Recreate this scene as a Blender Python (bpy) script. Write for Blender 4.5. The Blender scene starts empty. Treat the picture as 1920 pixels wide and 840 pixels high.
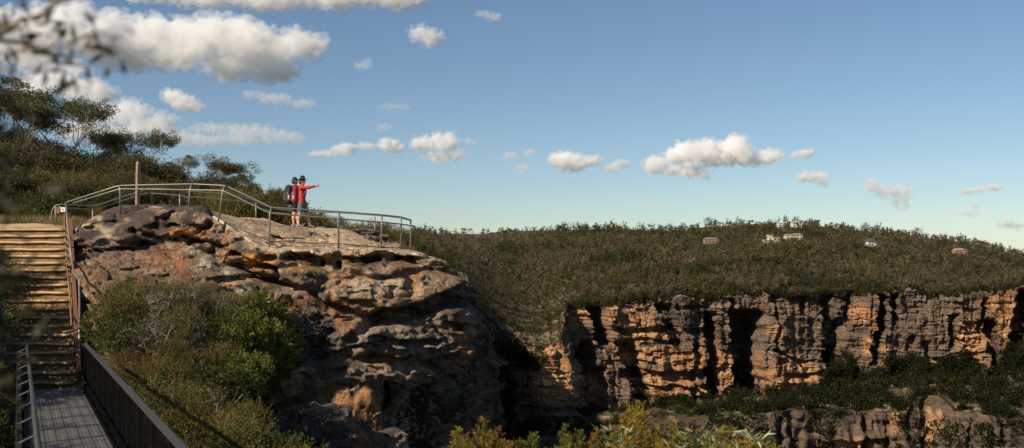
import bpy, math, random, time
import numpy as np
from mathutils import Vector
T0 = time.time()
PI = math.pi
F = 1920.0                                     # focal length in pixels of a 1920-wide frame
HOR = 484.0                                    # eye level row
C = bpy.context.scene.collection

def P(px, py, d):
    """point seen in direction (px, py) standing d metres away along +Y (eye at the origin)"""
    return Vector(((px - 960.0) / F * d, d, (HOR - py) / F * d))

# ------------------------------------------------------------------ noise
def _hash(ix, iy, iz, seed):
    h = (ix.astype(np.uint32) * np.uint32(374761393) + iy.astype(np.uint32) * np.uint32(668265263)
         + iz.astype(np.uint32) * np.uint32(2246822519) + np.uint32((seed * 3266489917) & 0xffffffff))
    h = (h ^ (h >> np.uint32(13))) * np.uint32(1274126177)
    h = (h ^ (h >> np.uint32(16)))
    return (h & np.uint32(0xffffff)).astype(np.float32) * np.float32(2.0 / 0xffffff) - np.float32(1)

def vnoise(x, y, z, seed=0):
    x = np.asarray(x, np.float32); y = np.asarray(y, np.float32); z = np.asarray(z, np.float32)
    x, y, z = np.broadcast_arrays(x, y, z)
    fx = np.floor(x); fy = np.floor(y); fz = np.floor(z)
    ix = fx.astype(np.int32); iy = fy.astype(np.int32); iz = fz.astype(np.int32)
    u = x - fx; v = y - fy; w = z - fz
    u = u * u * (3 - 2 * u); v = v * v * (3 - 2 * v); w = w * w * (3 - 2 * w)
    def h(a, b, c): return _hash(ix + a, iy + b, iz + c, seed)
    c00 = h(0,0,0) * (1-u) + h(1,0,0) * u
    c10 = h(0,1,0) * (1-u) + h(1,1,0) * u
    c01 = h(0,0,1) * (1-u) + h(1,0,1) * u
    c11 = h(0,1,1) * (1-u) + h(1,1,1) * u
    return (c00 * (1-v) + c10 * v) * (1-w) + (c01 * (1-v) + c11 * v) * w

def fbm(x, y, z, octv=4, seed=0, gain=.5, lac=2.03):
    a = 1.0; s = 0; t = 0
    x = np.asarray(x, np.float32); y = np.asarray(y, np.float32); z = np.asarray(z, np.float32)
    for k in range(octv):
        s = s + a * vnoise(x, y, z, seed + 17 * k); t += a; a *= gain
        x, y = (x * .8 - y * .6) * lac + 11.3, (x * .6 + y * .8) * lac + 5.1
        z = z * lac + 3.7
    return s / t

def shards(x, y, z, seed=0, jit=.38):
    """broken blocks: every block has its own step and its own tilted face; returns (step, tilt, edge distance)"""
    x = np.asarray(x, np.float32); y = np.asarray(y, np.float32); z = np.asarray(z, np.float32)
    bx0 = np.floor(x - .5).astype(np.int32); by0 = np.floor(y - .5).astype(np.int32); bz0 = np.floor(z - .5).astype(np.int32)
    best = np.full(x.shape, 9., np.float32); sec = best.copy(); st = np.zeros_like(best); ti = np.zeros_like(best)
    for a in (0, 1):
        for b in (0, 1):
            for c in (0, 1):
                ix, iy, iz = bx0 + a, by0 + b, bz0 + c
                h1 = _hash(ix, iy, iz, seed); h2 = _hash(ix, iy, iz, seed + 1); h3 = _hash(ix, iy, iz, seed + 2)
                dx = x - ix - .5 - h1 * jit; dy = y - iy - .5 - h2 * jit; dz = z - iz - .5 - h3 * jit
                d = np.sqrt(dx*dx + dy*dy + dz*dz)
                m = d < best
                sec = np.where(m, best, np.minimum(sec, d)); best = np.where(m, d, best)
                g = h1 * 7.3 + h2 * 3.1; g = g - np.round(g)
                st = np.where(m, g * 2, st); ti = np.where(m, dx * h2 + dy * h3 + dz * h1 * 1.4, ti)
    return st, ti, sec - best

def smooth(a, b, x):
    t = np.clip((x - a) / (b - a), 0, 1)
    return t * t * (3 - 2 * t)

def rbf(pts, vals, eps=1e-6):
    """smooth surface through scattered points (linear kernel and an affine part)"""
    p = np.array(pts, float); v = np.array(vals, float); n = len(p)
    K = np.sqrt(((p[:, None] - p[None]) ** 2).sum(-1) + .04) - .2
    A = np.zeros((n + 3, n + 3)); A[:n, :n] = K - eps * np.eye(n)
    A[:n, n] = 1; A[:n, n+1:] = p; A[n, :n] = 1; A[n+1:, :n] = p.T
    s = np.linalg.solve(A, np.concatenate([v, [0, 0, 0]]))
    def f(x, y):
        x = np.asarray(x, float); y = np.asarray(y, float)
        r = s[n] + s[n+1] * x + s[n+2] * y
        for i in range(n):
            r = r + s[i] * (np.sqrt((x - p[i, 0]) ** 2 + (y - p[i, 1]) ** 2 + .04) - .2)
        return r
    return f

def seg_dist(X, Z, pl):
    """distance of a grid of points to a polyline"""
    best = np.full(np.broadcast(X, Z).shape, 1e9)
    for (a, b) in zip(pl[:-1], pl[1:]):
        dx, dz = b[0] - a[0], b[1] - a[1]; L = dx * dx + dz * dz + 1e-9
        t = np.clip(((X - a[0]) * dx + (Z - a[1]) * dz) / L, 0, 1)
        best = np.minimum(best, np.hypot(X - a[0] - t * dx, Z - a[1] - t * dz))
    return best

# ------------------------------------------------------------------ mesh helpers
def mesh_np(name, verts, quads, material, parent=None, col=None, shade=True, tris=None, matrix=None):
    me = bpy.data.meshes.new(name)
    verts = np.ascontiguousarray(verts, np.float32).reshape(-1, 3)
    n = len(verts); me.vertices.add(n); me.vertices.foreach_set('co', verts.ravel())
    faces = np.ascontiguousarray(quads, np.int32)
    k = faces.shape[1]; m = len(faces)
    me.loops.add(k * m); me.loops.foreach_set('vertex_index', faces.ravel())
    me.polygons.add(m); me.polygons.foreach_set('loop_start', np.arange(m, dtype=np.int32) * k)
    try: me.polygons.foreach_set('loop_total', np.full(m, k, np.int32))
    except Exception: pass
    if shade: me.polygons.foreach_set('use_smooth', np.ones(m, bool))
    me.update(calc_edges=True); me.validate()
    if col is not None:
        a = me.attributes.new('col', 'FLOAT_COLOR', 'POINT')
        c = np.ones((n, 4), np.float32); c[:, :3] = np.asarray(col, np.float32).reshape(-1, 3)
        a.data.foreach_set('color', c.ravel())
    me.materials.append(material)
    o = bpy.data.objects.new(name, me); C.objects.link(o)
    if parent is not None: o.parent = parent
    return o

def grid_faces(nu, nv):
    i = np.arange(nu * nv).reshape(nu, nv)
    return np.stack([i[:-1, :-1], i[1:, :-1], i[1:, 1:], i[:-1, 1:]], -1).reshape(-1, 4)

def surface_nets(S, origin, h):
    nx, ny, nz = S.shape
    neg = S < 0
    cnt = np.zeros((nx-1, ny-1, nz-1), np.uint8)
    for a in (0, 1):
        for b in (0, 1):
            for c in (0, 1):
                cnt += neg[a:nx-1+a, b:ny-1+b, c:nz-1+c]
    act = (cnt > 0) & (cnt < 8)
    ci = np.argwhere(act)
    idx = np.full(act.shape, -1, np.int32); idx[act] = np.arange(len(ci))
    acc = np.zeros((len(ci), 3), np.float64); num = np.zeros(len(ci))
    corners = [(a, b, c) for a in (0, 1) for b in (0, 1) for c in (0, 1)]
    for A in corners:
        for ax in range(3):
            if A[ax] == 1: continue
            B = list(A); B[ax] = 1
            s0 = S[ci[:, 0]+A[0], ci[:, 1]+A[1], ci[:, 2]+A[2]]
            s1 = S[ci[:, 0]+B[0], ci[:, 1]+B[1], ci[:, 2]+B[2]]
            m = (s0 < 0) != (s1 < 0)
            t = s0[m] / (s0[m] - s1[m])
            p = np.tile(np.array(A, float), (m.sum(), 1)); p[:, ax] = t
            acc[m] += p; num[m] += 1
    V = (ci + acc / num[:, None]) * h + np.array(origin)
    Q = []
    for ax in range(3):
        o1, o2 = (ax + 1) % 3, (ax + 2) % 3
        sl0 = [slice(None)] * 3; sl1 = [slice(None)] * 3
        sl0[ax] = slice(0, -1); sl1[ax] = slice(1, None)
        a = neg[tuple(sl0)]; b = neg[tuple(sl1)]
        e = np.argwhere(a != b)
        e = e[(e[:, o1] > 0) & (e[:, o2] > 0) & (e[:, o1] < S.shape[o1]-1) & (e[:, o2] < S.shape[o2]-1)]
        flip = a[e[:, 0], e[:, 1], e[:, 2]]
        def cell(d1, d2):
            q = e.copy(); q[:, o1] -= d1; q[:, o2] -= d2
            return idx[q[:, 0], q[:, 1], q[:, 2]]
        q = np.stack([cell(1, 1), cell(0, 1), cell(0, 0), cell(1, 0)], 1)
        q[~flip] = q[~flip][:, ::-1]
        Q.append(q)
    return V, np.concatenate(Q)

class MB:
    """gathers tubes, boxes and prisms into ONE mesh"""
    def __init__(s): s.v = []; s.f = []
    def add(s, vs, fs):
        k = len(s.v); s.v += [tuple(v) for v in vs]; s.f += [tuple(i + k for i in f) for f in fs]
    def tube(s, pts, rad, n=8, cap=True):
        pts = [Vector(p) for p in pts]; m = len(pts)
        rad = rad if isinstance(rad, (list, tuple)) else [rad] * m
        vs = []; prev = None
        for i, p in enumerate(pts):
            t = (pts[min(i+1, m-1)] - pts[max(i-1, 0)])
            t = t.normalized() if t.length > 1e-9 else Vector((0, 0, 1))
            if prev is None:
                a = t.cross(Vector((0, 0, 1)) if abs(t.z) < .9 else Vector((1, 0, 0))).normalized()
            else:
                a = prev - t * prev.dot(t)
                a = a.normalized() if a.length > 1e-6 else t.orthogonal().normalized()
            prev = a; b = t.cross(a)
            vs += [p + (a * math.cos(2*PI*k/n) + b * math.sin(2*PI*k/n)) * rad[i] for k in range(n)]
        fs = [(i*n+k, i*n+(k+1) % n, (i+1)*n+(k+1) % n, (i+1)*n+k) for i in range(m-1) for k in range(n)]
        if cap: fs += [tuple(range(n))[::-1], tuple((m-1)*n+k for k in range(n))]
        s.add(vs, fs)
    def box(s, c, half, ax=None):
        """ax: three unit axes"""
        c = Vector(c); ax = ax or (Vector((1,0,0)), Vector((0,1,0)), Vector((0,0,1)))
        vs = [c + ax[0]*half[0]*i + ax[1]*half[1]*j + ax[2]*half[2]*k for i in (-1,1) for j in (-1,1) for k in (-1,1)]
        s.add(vs, [(0,1,3,2),(4,6,7,5),(0,4,5,1),(2,3,7,6),(0,2,6,4),(1,5,7,3)])
    def bar(s, a, b, w, h, up=(0,0,1)):
        a = Vector(a); b = Vector(b); t = (b-a).normalized(); up = Vector(up)
        side = t.cross(up).normalized(); u = side.cross(t)
        s.box((a+b)/2, ((b-a).length/2, w/2, h/2), (t, side, u))
    def build(s, name, material, parent=None, smooth=False, origin=None, bevel=0):
        me = bpy.data.meshes.new(name)
        o0 = Vector(origin) if origin is not None else Vector()
        me.from_pydata([Vector(v) - o0 for v in s.v], [], s.f); me.update()
        if smooth: me.polygons.foreach_set('use_smooth', [True] * len(me.polygons))
        me.materials.append(material)
        o = bpy.data.objects.new(name, me); C.objects.link(o)
        if parent is not None: o.parent = parent
        elif origin is not None: o.location = o0
        if bevel:
            b = o.modifiers.new('edge', 'BEVEL'); b.width = bevel; b.segments = 2; b.limit_method = 'ANGLE'
        return o

def tag(o, label=None, cat=None, group=None, kind=None):
    if label: o['label'] = label
    if cat: o['category'] = cat
    if group: o['group'] = group
    if kind: o['kind'] = kind
    return o
def thing(name, label, cat, loc=(0,0,0), rz=0, group=None, kind=None):
    o = bpy.data.objects.new(name, None); C.objects.link(o); o.empty_display_size = .1
    o.location = loc; o.rotation_euler = (0, 0, rz)
    return tag(o, label, cat, group, kind)
KIDS = {}
def dup(root, loc, rz=0, scale=(1,1,1), label=None, group=None, parts=True):
    r = root.copy(); C.objects.link(r); r.location = loc; r.rotation_euler = (0, 0, rz); r.scale = scale
    if label: r['label'] = label
    if group: r['group'] = group
    if parts:
        kids = KIDS.setdefault(root.name, [o for o in C.objects if o.parent == root])
        for ch in kids:
            c = ch.copy(); C.objects.link(c); c.parent = r
    return r

# ------------------------------------------------------------------ materials
def lin(c): return tuple(((x/255+.055)/1.055)**2.4 if x > 10 else x/255/12.92 for x in c)
def new_mat(name):
    m = bpy.data.materials.new(name); m.use_nodes = True
    nt = m.node_tree; nt.nodes.clear()
    out = nt.nodes.new('ShaderNodeOutputMaterial')
    return m, nt, out
def N(nt, typ, **kw):
    n = nt.nodes.new(typ)
    for k, v in kw.items():
        if k.startswith('i_'):
            key = k[2:]; n.inputs[int(key) if key.isdigit() else key.replace('_', ' ')].default_value = v
        else: setattr(n, k, v)
    return n
def attr_mat(name, rough=.9, bump=.5, scale=4., vary=.25, dist=.05, detail=8, spec=.2, lichen=0., layers=1.):
    """stone or soil: colour attribute broken up by noise, bumped"""
    m, nt, out = new_mat(name); L = nt.links.new
    b = N(nt, 'ShaderNodeBsdfPrincipled'); b.inputs['Roughness'].default_value = rough
    b.inputs['Specular IOR Level'].default_value = spec
    at = N(nt, 'ShaderNodeAttribute', attribute_name='col')
    tc = N(nt, 'ShaderNodeNewGeometry')
    no = N(nt, 'ShaderNodeTexNoise'); no.inputs['Scale'].default_value = scale; no.inputs['Detail'].default_value = detail
    no.inputs['Roughness'].default_value = .65
    lm = N(nt, 'ShaderNodeMapping'); lm.inputs['Scale'].default_value = (1, 1, layers)
    L(tc.outputs['Position'], lm.inputs[0]); L(lm.outputs[0], no.inputs['Vector'])
    mr = N(nt, 'ShaderNodeMapRange'); mr.inputs[1].default_value = .25; mr.inputs[2].default_value = .75
    mr.inputs[3].default_value = 1 - vary; mr.inputs[4].default_value = 1 + vary
    L(no.outputs[0], mr.inputs[0])
    mx = N(nt, 'ShaderNodeVectorMath', operation='SCALE')
    L(at.outputs['Color'], mx.inputs[0]); L(mr.outputs[0], mx.inputs['Scale'])
    colour = mx.outputs[0]
    if lichen:
        # pale lichen specks and dark run-off streaks that belong to the stone
        n2 = N(nt, 'ShaderNodeTexNoise'); n2.inputs['Scale'].default_value = scale * 2.2; n2.inputs['Detail'].default_value = 6; n2.inputs['Roughness'].default_value = .7
        L(tc.outputs['Position'], n2.inputs['Vector'])
        m2 = N(nt, 'ShaderNodeMapRange'); m2.inputs[1].default_value = .56; m2.inputs[2].default_value = .68; m2.inputs[4].default_value = lichen * .6
        L(n2.outputs[0], m2.inputs[0])
        x2 = N(nt, 'ShaderNodeMix', data_type='RGBA'); x2.inputs[7].default_value = (.37, .30, .22, 1)
        L(m2.outputs[0], x2.inputs[0]); L(colour, x2.inputs[6])
        mp = N(nt, 'ShaderNodeMapping'); mp.inputs['Scale'].default_value = (1, 1, .22); L(tc.outputs['Position'], mp.inputs[0])
        n3 = N(nt, 'ShaderNodeTexNoise'); n3.inputs['Scale'].default_value = scale * .8; n3.inputs['Detail'].default_value = 7; n3.inputs['Roughness'].default_value = .7
        L(mp.outputs[0], n3.inputs['Vector'])
        m3 = N(nt, 'ShaderNodeMapRange'); m3.inputs[1].default_value = .50; m3.inputs[2].default_value = .66; m3.inputs[4].default_value = min(1, lichen * 1.3)
        L(n3.outputs[0], m3.inputs[0])
        x3 = N(nt, 'ShaderNodeMix', data_type='RGBA'); x3.inputs[7].default_value = (.060, .050, .043, 1)
        L(m3.outputs[0], x3.inputs[0]); L(x2.outputs[2], x3.inputs[6]); colour = x3.outputs[2]
    L(colour, b.inputs['Base Color'])
    if bump:
        bp = N(nt, 'ShaderNodeBump'); bp.inputs['Strength'].default_value = bump; bp.inputs['Distance'].default_value = dist
        L(no.outputs[0], bp.inputs['Height']); L(bp.outputs[0], b.inputs['Normal'])
    L(b.outputs[0], out.inputs[0]); return m
def leaf_mat(name, trans=.3, rough=.55, spec=.25):
    m, nt, out = new_mat(name); L = nt.links.new
    at = N(nt, 'ShaderNodeAttribute', attribute_name='col')
    oi = N(nt, 'ShaderNodeObjectInfo')
    hs = N(nt, 'ShaderNodeHueSaturation')
    mr = N(nt, 'ShaderNodeMapRange'); mr.inputs[3].default_value = .8; mr.inputs[4].default_value = 1.25
    L(oi.outputs['Random'], mr.inputs[0]); L(mr.outputs[0], hs.inputs['Value'])
    L(at.outputs['Color'], hs.inputs['Color'])
    b = N(nt, 'ShaderNodeBsdfPrincipled'); b.inputs['Roughness'].default_value = rough
    b.inputs['Specular IOR Level'].default_value = spec
    L(hs.outputs[0], b.inputs['Base Color'])
    t = N(nt, 'ShaderNodeBsdfTranslucent'); L(hs.outputs[0], t.inputs['Color'])
    mx = N(nt, 'ShaderNodeMixShader'); mx.inputs[0].default_value = trans
    L(b.outputs[0], mx.inputs[1]); L(t.outputs[0], mx.inputs[2]); L(mx.outputs[0], out.inputs[0]); return m
def plain(name, col, rough=.6, metal=0, bump=.2, scale=20, vary=.2, spec=.4, stretch=(1,1,1)):
    m, nt, out = new_mat(name); L = nt.links.new
    b = N(nt, 'ShaderNodeBsdfPrincipled'); b.inputs['Roughness'].default_value = rough; b.inputs['Metallic'].default_value = metal
    b.inputs['Specular IOR Level'].default_value = spec
    tc = N(nt, 'ShaderNodeTexCoord'); mp = N(nt, 'ShaderNodeMapping'); mp.inputs['Scale'].default_value = stretch
    L(tc.outputs['Object'], mp.inputs[0])
    no = N(nt, 'ShaderNodeTexNoise'); no.inputs['Scale'].default_value = scale; no.inputs['Detail'].default_value = 6
    L(mp.outputs[0], no.inputs['Vector'])
    mr = N(nt, 'ShaderNodeMapRange'); mr.inputs[1].default_value = .3; mr.inputs[2].default_value = .7
    mr.inputs[3].default_value = 1-vary; mr.inputs[4].default_value = 1+vary
    L(no.outputs[0], mr.inputs[0])
    mx = N(nt, 'ShaderNodeVectorMath', operation='SCALE'); mx.inputs[0].default_value = col[:3]
    L(mr.outputs[0], mx.inputs['Scale']); L(mx.outputs[0], b.inputs['Base Color'])
    bp = N(nt, 'ShaderNodeBump'); bp.inputs['Strength'].default_value = bump; bp.inputs['Distance'].default_value = .01
    L(no.outputs[0], bp.inputs['Height']); L(bp.outputs[0], b.inputs['Normal'])
    L(b.outputs[0], out.inputs[0]); return m

M_rock = attr_mat('sandstone', .95, 1., 6.5, .62, .16, 12, lichen=.62)
M_far = attr_mat('far_sandstone', .95, 1., .34, .5, 1.6, 10, layers=3.2)
M_soil = attr_mat('soil', .95, .6, 3.0, .35, .05, 8)
M_leaf = leaf_mat('leaves')
M_leaf_far = leaf_mat('far_leaves', .6, .9, .03)
M_bark = plain('bark', (.20, .16, .12), .9, bump=.5, scale=9, vary=.4, stretch=(1,1,.2))
M_pale = plain('pale_bark', (.42, .36, .29), .8, bump=.3, scale=6, vary=.35, stretch=(1,1,.25))
M_dead = plain('dead_wood', (.24, .20, .16), .9, bump=.3, scale=12, vary=.3)
M_steel = plain('galvanised_steel', (.24, .225, .20), .5, .45, .1, 30, .25)
M_dark = plain('dark_steel', (.009, .009, .0085), .85, 0, .1, 20, .3, .02)
M_edge = plain('worn_steel', (.075, .072, .066), .5, .4, .1, 25, .3)
M_deck = plain('grating_steel', (.20, .195, .18), .55, .3, .1, 6, .25)
M_timber = plain('weathered_timber', (.24, .17, .115), .85, 0, .5, 14, .35, stretch=(1,1,.15))
M_rust = plain('rust_red_timber', (.17, .070, .036), .75, 0, .4, 14, .35)
M_red = plain('dark_red_paint', (.20, .03, .03), .6, 0, .2, 14, .3)
M_white = plain('white_paint', (.75, .72, .68), .5, 0, .05, 14, .08)
M_step = plain('sandy_step', (.20, .125, .055), .95, 0, .9, 7, .35)
M_nose = plain('worn_timber_edge', (.48, .33, .17), .9, 0, .6, 10, .3, stretch=(.3,1,1))
M_kerb = plain('concrete_kerb', (.50, .43, .34), .9, 0, .6, 8, .25)
# ================================================================== camera, sun, sky
sc = bpy.context.scene
cam = bpy.data.objects.new('camera', bpy.data.cameras.new('camera')); C.objects.link(cam)
cam.data.lens = 36; cam.data.sensor_width = 36; cam.rotation_euler = (PI/2, 0, 0); cam.data.shift_y = (HOR - 420) / F
cam.data.clip_start = .05; cam.data.clip_end = 60000
cam.data.dof.use_dof = True; cam.data.dof.focus_distance = 34; cam.data.dof.aperture_fstop = 3.4
sc.camera = cam
SUN_DIR = Vector((1.0, .95, -.92)).normalized()          # the way the light travels
sun = bpy.data.objects.new('sun', bpy.data.lights.new('sun', 'SUN')); C.objects.link(sun)
sun.data.energy = 5.0; sun.data.angle = math.radians(.5); sun.data.color = (1, .865, .68)
sun.rotation_euler = SUN_DIR.to_track_quat('-Z', 'Y').to_euler()
W = bpy.data.worlds.new('World'); sc.world = W; W.use_nodes = True
nt = W.node_tree; bg = nt.nodes['Background']
sky = nt.nodes.new('ShaderNodeTexSky'); sky.sky_type = 'NISHITA'; sky.sun_disc = False
sky.sun_elevation = math.asin(-SUN_DIR.z); sky.sun_rotation = math.atan2(-SUN_DIR.x, -SUN_DIR.y)
sky.altitude = 900; sky.air_density = 1.0; sky.dust_density = .35; sky.ozone_density = 1.2
gain = nt.nodes.new('ShaderNodeVectorMath'); gain.operation = 'MULTIPLY'; gain.inputs[1].default_value = (.90, .97, 1.03)
nt.links.new(sky.outputs[0], gain.inputs[0]); nt.links.new(gain.outputs[0], bg.inputs[0]); bg.inputs[1].default_value = .066
sc.view_settings.view_transform = 'Standard'; sc.view_settings.look = 'None'
sc.view_settings.exposure = .38; sc.view_settings.gamma = 1
cy = sc.cycles if hasattr(sc, 'cycles') else None
sc.render.engine = 'CYCLES'
sc.cycles.max_bounces = 16; sc.cycles.diffuse_bounces = 3; sc.cycles.glossy_bounces = 2
sc.cycles.transmission_bounces = 3; sc.cycles.volume_bounces = 14; sc.cycles.transparent_max_bounces = 8
sc.cycles.use_denoising = True

rng = np.random.default_rng(7)
def mixc(a, b, t):
    return a + (np.asarray(b, np.float32) - a) * np.asarray(t)[..., None]

# ================================================================== near ground
def W3(px, py, d): v = P(px, py, d); return (v.x, v.y, v.z)
gp = [W3(60,428,31.5), W3(-200,426,31.5), W3(60,425,36), W3(-500,420,33), W3(130,432,32), W3(180,428,34.5),
      W3(100,414,45), W3(300,408,50), W3(500,412,55), W3(-300,365,65), W3(150,372,72), W3(-900,330,80), W3(640,440,46), W3(420,400,70),
      W3(140,640,25.5), W3(150,545,27.6), W3(0,560,27), W3(-40,640,24), W3(-80,720,20), W3(-300,640,20), W3(-400,520,26),
      W3(250,660,25), W3(400,660,26), W3(250,830,20), W3(420,860,20), W3(540,790,25), W3(600,880,25), W3(680,960,26), W3(560,660,28.5)]
_nw = len(gp)
gp += [(-9.5,20,-5.3), (-7,15,-5.0), (-12,17,-4.2), (-3.5,9,-4.4), (-9,8,-3.3), (-16,12,-2.6), (-22,20,-1.6), (-25,30,-.6),
      (0,0,-1.7), (-6,0,-1.9), (3,8,-3.3), (6.5,10.5,-3.6), (0,12,-4.1), (14,6,-3.2), (-3,17,-5.2), (0,-10,-1.3),
      (-6,40,-1.4), (-8,46,-1.0), (-5,36,-3.5), (-9,34,-2), (-12,34,-1), (25,-2,-2.5), (-4,52,-2), (-3,30,-7)]
gp += [(-4,60,-3.2), (-5,90,-6), (-10,130,-10), (-14,60,-1.2), (-4,48,-2.6)]
gp = gp[:_nw] + [(a, b, c + .0333 * max(b, 0)) for a, b, c in gp[_nw:]]
gtop = rbf([(a, b) for a, b, c in gp], [c for a, b, c in gp])
RIM = [(80,-12), (40,4), (18,9.5), (8,13.2), (2,16), (-2.5,17.5), (-5.6,21.5), (-7,27), (-7,34), (-4.9,37.5), (-4.3,45), (-8,56), (-18,90), (-34,130), (-90,200)]
def rim_signed(x, y):
    d = seg_dist(x, y, RIM)
    poly = RIM + [(-900, 260), (-900, -60), (80, -60)]
    inside = np.zeros(np.shape(x), bool)
    for (x1, y1), (x2, y2) in zip(poly, poly[1:] + poly[:1]):
        if y1 == y2: continue
        c = ((y1 > y) != (y2 > y)) & (x < (x2 - x1) * (y - y1) / (y2 - y1) + x1)
        inside ^= c
    return np.where(inside, -d, d)
def stair_line(x, y):
    """height of the flight of steps above a point, 99 away from it"""
    xr = -9.93 - .46 * (y - 23.3); k = np.clip((y - 23.7) / 7.3, 0, 1)
    zz = -3.03 + 3.93 * k
    return np.where((x < xr + .25) & (x > xr - 1.5 - 1.7 * k) & (y > 21.5) & (y < 31.05), zz, 99.)
def ground_z(x, y):
    x = np.asarray(x, float); y = np.asarray(y, float)
    z = np.clip(gtop(x, y), -9, 14)
    q = stair_line(x, y); z = np.where(q < 90, np.minimum(z, q - .22), z)
    s = rim_signed(x, y)
    z = np.where(s > 0, z - 70 * (1 - np.exp(-np.maximum(s, 0) / 5.)) - .75 * np.maximum(s, 0), z)
    return z
xs = np.concatenate([np.arange(-150, -32, 2.), np.arange(-32, 16, .25), np.arange(16, 90, 1.5)])
ys = np.concatenate([np.arange(-30, 2, 1.), np.arange(2, 52, .25), np.arange(52, 190, 2.)])
X, Y = np.meshgrid(xs, ys, indexing='ij')
Zg = ground_z(X, Y) + .12 * fbm(X*.6, Y*.6, X*0, 3, 3) + .05 * vnoise(X*2.3, Y*2.3, X*0, 5)
n1 = fbm(X*.35, Y*.35, X*0, 4, 9); n2 = fbm(X*1.6, Y*1.6, X*0, 3, 21)
gc = mixc(np.zeros(X.shape + (3,), np.float32) + np.array((.09,.068,.034), np.float32), (.05,.052,.02), smooth(-.15,.3,n1))
gc = mixc(gc, (.20,.15,.075), smooth(.1,.5,n2) * .7)
gc = mixc(gc, (.11,.085,.068), smooth(-.5, .4, rim_signed(X, Y) + .5*n2))
landing = np.exp(-(((X+15.5)/3.2)**2 + ((Y-32.4)/1.6)**2)**2)
gc = mixc(gc, (.44,.32,.18), np.clip(landing * (.9 + .4*n2), 0, 1))
Vg = np.stack([X, Y, Zg], -1).reshape(-1, 3)
ground = mesh_np('hillside_ground', Vg, grid_faces(len(xs), len(ys)), M_soil, col=gc.reshape(-1, 3))
tag(ground, 'dry earth hillside around the steps and gully', None, None, 'structure')

# ================================================================== sandstone outcrop
def wx(px, d=31.): return (px - 960) / F * d
def wz(py, d=31.): return (HOR - py) / F * d
fp = [(150,435,29.0),(140,470,28.6),(200,440,29.6),(300,445,30.0),(200,396,30.4),(300,391,30.4),(392,396,30.5),(250,420,30.2),(350,425,30.2),
      (420,440,30.2),(440,470,29.8),(505,466,30.0),(635,464,30.5),(715,468,31.0),(775,470,31.8),
      (150,530,27.6),(250,530,27.6),(350,530,28.1),(450,540,28.4),(400,490,29.2),(300,490,28.7),
      (200,620,25.6),(350,620,26.2),(450,640,27.2),(550,520,29.4),(550,600,29.0),(650,520,29.7),(650,600,29.4),(650,680,29.2),
      (750,520,30.0),(750,600,29.8),(750,690,29.8),(850,540,31.2),(870,600,31.2),(860,690,31.2),(700,640,29.3),
      (650,760,28.6),(720,760,29.6),(800,760,31),(600,790,27.3),(700,820,28.0),(650,840,26.9),(760,850,29.4),(550,720,27.3),(550,840,25.4),(860,850,33)]
ff = rbf([(wx(a), wz(b)) for a, b, c in fp], [c for a, b, c in fp])
tp = [(150,436,29.3),(190,444,29.9),(150,431,32),(130,432,30.5),(196,430,30.2),(198,402,30.6),(212,389,31.2),(300,388,31.3),(388,391,31.3),
      (300,388,33.0),(200,395,32.6),(385,395,33),(300,412,35),(200,420,34.5),(398,400,31),(404,412,31),(408,414,30.4),(404,411,34),(440,429,30.4),(470,447,30.3),(505,464,30.4),(560,464,30.7),(635,463,31),(715,466,31.6),(772,470,32.4),
      (570,427,35),(530,427,35),(650,433,35.6),(700,447,36.2),(500,411,34.5),(450,408,33.5),(560,448,32.8),(620,452,32.8),(640,441,34.3),(700,456,33.8),(740,464,35),(480,415,37),(570,428,38),
      (640,433,38),(700,450,39),(775,466,36),(420,410,38)]
tpw = [P(a, b, c) for a, b, c in tp]
ft = rbf([(v.x, v.y) for v in tpw], [v.z for v in tpw])
h = .052
gx = np.arange(-14.4, -.2, h); gy = np.arange(24, 40.6, h); gz = np.arange(-7.4, 2.0, h)
X2, Z2 = np.meshgrid(gx, gz, indexing='ij')
PX = 960 + X2 * F / 30.3; PY = HOR - Z2 * F / 30.3
Fd = ff(X2, Z2)
def groove(pl, w, depth, shelf=0.):
    """a bedding crack, or with shelf an undercut whose roof is the line and which fades downward"""
    global Fd
    pts = [(wx(a, 30.3), wz(b, 30.3)) for a, b in pl]
    d = seg_dist(X2 + .05*vnoise(X2*3, Z2*3, X2*0, 2), Z2 + .07*vnoise(X2*2.4, Z2*3, X2*0, 4), pts)
    Fd = Fd + .8 * depth * np.exp(-(d / (w * .85)) ** 2)
def undercut(pl, height, depth, ends=20):
    global Fd
    a = np.array(pl, float)
    roof = np.interp(PX, a[:, 0], a[:, 1]) + 5*vnoise(X2*1.3, X2*0, X2*0, 31) + 2*vnoise(X2*4, X2*0, X2*0, 32)
    below = (PY - roof)
    inx = smooth(a[0,0]-ends, a[0,0]+ends, PX) * (1 - smooth(a[-1,0]-ends, a[-1,0]+ends, PX))
    Fd = Fd + depth * inx * smooth(-2, 4, below) * (1 - smooth(height*.35, height, below))
groove([(215,456),(290,457),(345,442),(400,470),(470,510),(540,530),(580,546),(620,566),(690,592)], .11, .6)
groove([(196,442),(260,436),(330,452),(390,452),(430,466)], .09, .45)
groove([(560,690),(610,640),(640,600),(690,592)], .10, .4)
groove([(640,690),(700,664),(760,680),(830,656),(880,652)], .11, .55)
groove([(445,497),(520,502),(600,498),(700,522),(790,506),(850,512)], .09, .45)
groove([(690,735),(620,720),(560,740)], .14, .5)
groove([(600,610),(560,560),(520,590)], .08, .35)
groove([(700,500),(740,530),(735,560)], .10, .3)
undercut([(330,450),(400,468),(470,508),(560,540)], 16, .45)
undercut([(440,512),(520,522),(560,535)], 14, .7)
undercut([(690,590),(720,578),(800,562),(850,542),(885,528)], 46, 1.5, 14)
undercut([(700,626),(790,634),(820,640)], 16, .6, 14)
undercut([(690,668),(760,682),(830,668),(880,655)], 18, .35)
undercut([(560,474),(640,478),(700,474),(790,478)], 24, .7)
undercut([(640,712),(720,714),(800,716),(880,702)], 700, 8.5, 30)
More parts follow.
